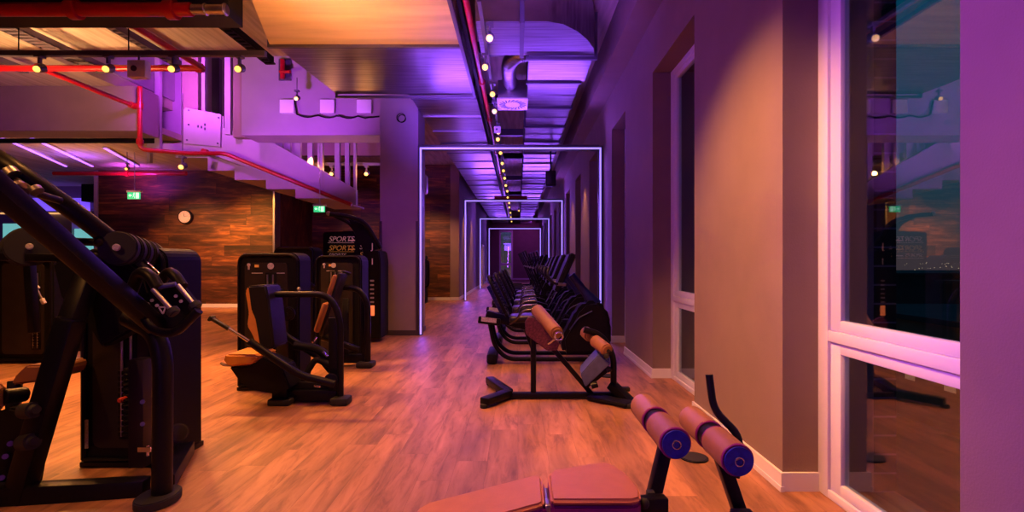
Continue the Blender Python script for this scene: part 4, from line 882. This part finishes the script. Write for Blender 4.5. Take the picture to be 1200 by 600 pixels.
# ================================================================ LIGHTS
def L(kind, loc, col, e, size=.1, target=None, spot=None, blend=.6, sy=None, spread=None, name='lamp_or_fill_light'):
    d = bpy.data.lights.new(name, kind); d.color = col; d.energy = e
    if kind == 'AREA':
        d.size = size
        if sy: d.shape = 'RECTANGLE'; d.size_y = sy
        if spread: d.spread = spread
    else: d.shadow_soft_size = size
    if kind == 'SPOT': d.spot_size = math.radians(spot); d.spot_blend = blend
    o = bpy.data.objects.new(name, d); COL.objects.link(o); o.location = loc
    if target is not None: o.rotation_euler = (Vector(target)-Vector(loc)).to_track_quat('-Z', 'Y').to_euler()
    return o
WARM = (1, .385, .09); VIO = (.27, .075, 1.0); MAG = (.62, .07, 1.0); PINK = (1, .22, .55)
# warm track spots (each stands at a fixture)
for y, e in ((5.4, 280), (7.27, 250), (9.9, 170), (12.4, 150), (16.0, 150), (20.8, 180), (27.5, 200)):
    L('SPOT', (-.38, y, 3.58), WARM, e, .04, (-.75, y+.5, 0), 95, .9)
for x in (-5.65, -4.84, -4.07, -3.29): L('SPOT', (x, 6.0, 3.5), WARM, 420, .04, (x+.5, 5.2, 0), 100, .8)
# fixtures of the same tracks behind / above the camera
for x, y, tx, ty, e in ((-.4, 3.6, -.3, 3.4, 260), (-.4, 1.6, .0, 1.9, 300), (-.38, 2.6, 1.5, 3.5, 860), (-2.6, 3.2, -3.4, 4.2, 260), (-3.5, 1.2, -3.0, 2.5, 160)):
    L('SPOT', (x, y, 3.6), WARM, e, .05, (tx, ty, .75 if tx > 1 else 0), 66 if tx > 1 else 90, .9)
# wood wall washers
for x, y, tx, e in ((-9.6, 12.2, -8.8, 380), (-7.6, 12.6, -7.6, 520), (-5.4, 15, -5.0, 60), (-3.0, 15, -2.9, 260)):
    L('SPOT', (x, y, 3.3), WARM, e, .05, (tx, 14.4 if y < 14 else 17, .9), 85, .8)
for px in (357, 388, 429):
    p = P(px, 203, 10.5); L('POINT', (p.x, 10.5, 3.1), WARM, 8, .04)
# corridor warm wall grazers
for y in (18.5, 21.5, 26.5): L('SPOT', (-1.5, y, 3.6), WARM, 190, .05, (-1.95, y, .6), 60, .8)
for y in (11.5, 14, 17): L('SPOT', (1.0, y, 3.6), WARM, 150, .05, (1.5, y, .6), 60, .8)
# warm fill lights added below the ducts and ceilings, no fixture there
L('AREA', (-1.7, 4.4, 2.2), (1, .40, .12), 36, .5, (-1.7, 5.3, 3.95), spread=1.6)
for x, y, e in ((-6.4, 9.0, 420), (-8.6, 10.6, 350), (-4.2, 10.4, 300), (-2.9, 12.5, 200)): L('SPOT', (x, y, 3.4), WARM, e, .05, (x+.3, y+.4, 0), 100, .9)  # added downward spots for a brighter floor and its bounce
L('AREA', (-6.8, 6.3, 2.7), (1, .48, .18), 80, .5, (-6.6, 7.4, 4.5), spread=2.2)
L('AREA', (-10, 11.5, 2.4), WARM, 24, .5, (-10, 11.7, 3.8))  # added uplight in place of floor bounce onto the low ceiling
L('AREA', (-10.6, 12.3, 3.3), VIO, 16, .4, (-10.6, 12.4, 3.8))
# LED portals: violet light thrown along corridor
for y, e in ((8.9, 22), (16.7, 30), (23.85, 30), (31.9, 30)):
    L('AREA', (-.13, y-.03, 3.22), VIO, e*.6, 2.9, (-.13, y-.4, 0), sy=.06)
    for x, s in ((-1.66, 1), (1.40, -1)): L('AREA', (x, y-.02, 1.6), VIO, e*.45, .06, (x+s*.8, y-1.2, 1.6), sy=3.0)
    L('AREA', (-.13, y-.2, 3.3), VIO, e*1.8, 2.6, (-.13, y-1.4, 4.4), sy=.1)
# portal inferred behind the camera, then added violet fill lights
L('SPOT', (-1.6, 1.9, 3.0), (.52, .10, 1), 560, .15, (1.6, 1.1, 1.9), 75, 1.0)  # added violet spot for the near wall, not part of a portal
L('AREA', (-1.4, -.6, 1.9), (.34, .07, 1), 26, .1, (1.5, 1.6, 1.7), sy=3.0)
L('AREA', (-2.4, 4.2, 3.5), (.36, .07, 1), 30, 1.0, (1.5, 4.6, 2.2), sy=.2)  # added violet wash to tint the window wall
L('SPOT', (-2.3, 6.4, 3.0), MAG, 45, .1, (-2.1, 9, 1.9), 50, 1.0)  # added magenta fill on the column
L('SPOT', (-5.0, 8.4, 3.0), MAG, 70, .1, (-4.9, 10.2, 3.1), 80, 1.0)  # added magenta fill on the stair
# violet fill lights added without fixtures: stairwell void, beams, ducts
L('SPOT', (-6.4, 9.2, 4.7), MAG, 260, .1, (-5.9, 13.2, 4.9), 110, .8)
L('SPOT', (-6.0, 8.3, 4.4), MAG, 200, .1, (-6.3, 10.6, 4.3), 110, .8)
L('SPOT', (-3.9, 7.6, 3.0), (.5, .08, 1), 330, .1, (-3.9, 9.4, 4.2), 90, .8)
L('SPOT', (-10.4, 13.4, 3.2), MAG, 90, .08, (-10.4, 14.2, 4.0), 130, .9)
L('SPOT', (-7.4, 12.8, 3.4), (1, .42, .07), 260, .05, (-7.3, 14.4, 1.6), 90, .9)
L('SPOT', (-9.0, 6.8, 3.2), MAG, 55, .1, (-8.8, 9.3, 4.2), 100, .9)
L('AREA', (-1.2, 7.4, 3.1), VIO, 34, 1.2, (-.9, 8.7, 4.2), spread=1.8)
L('AREA', (.1, 4.6, 3.0), VIO, 20, .8, (.3, 6.0, 4.2), spread=1.5)
L('SPOT', (1.0, 33.6, 3.9), MAG, 90, .03, (.3, 36, 2.0), 110, .9)  # added violet light to lift the dark end wall
L('POINT', (-13.5, 19, 2.6), VIO, 120, .2)
L('POINT', (-4.2, 11.6, 4.0), PINK, 9, .1)
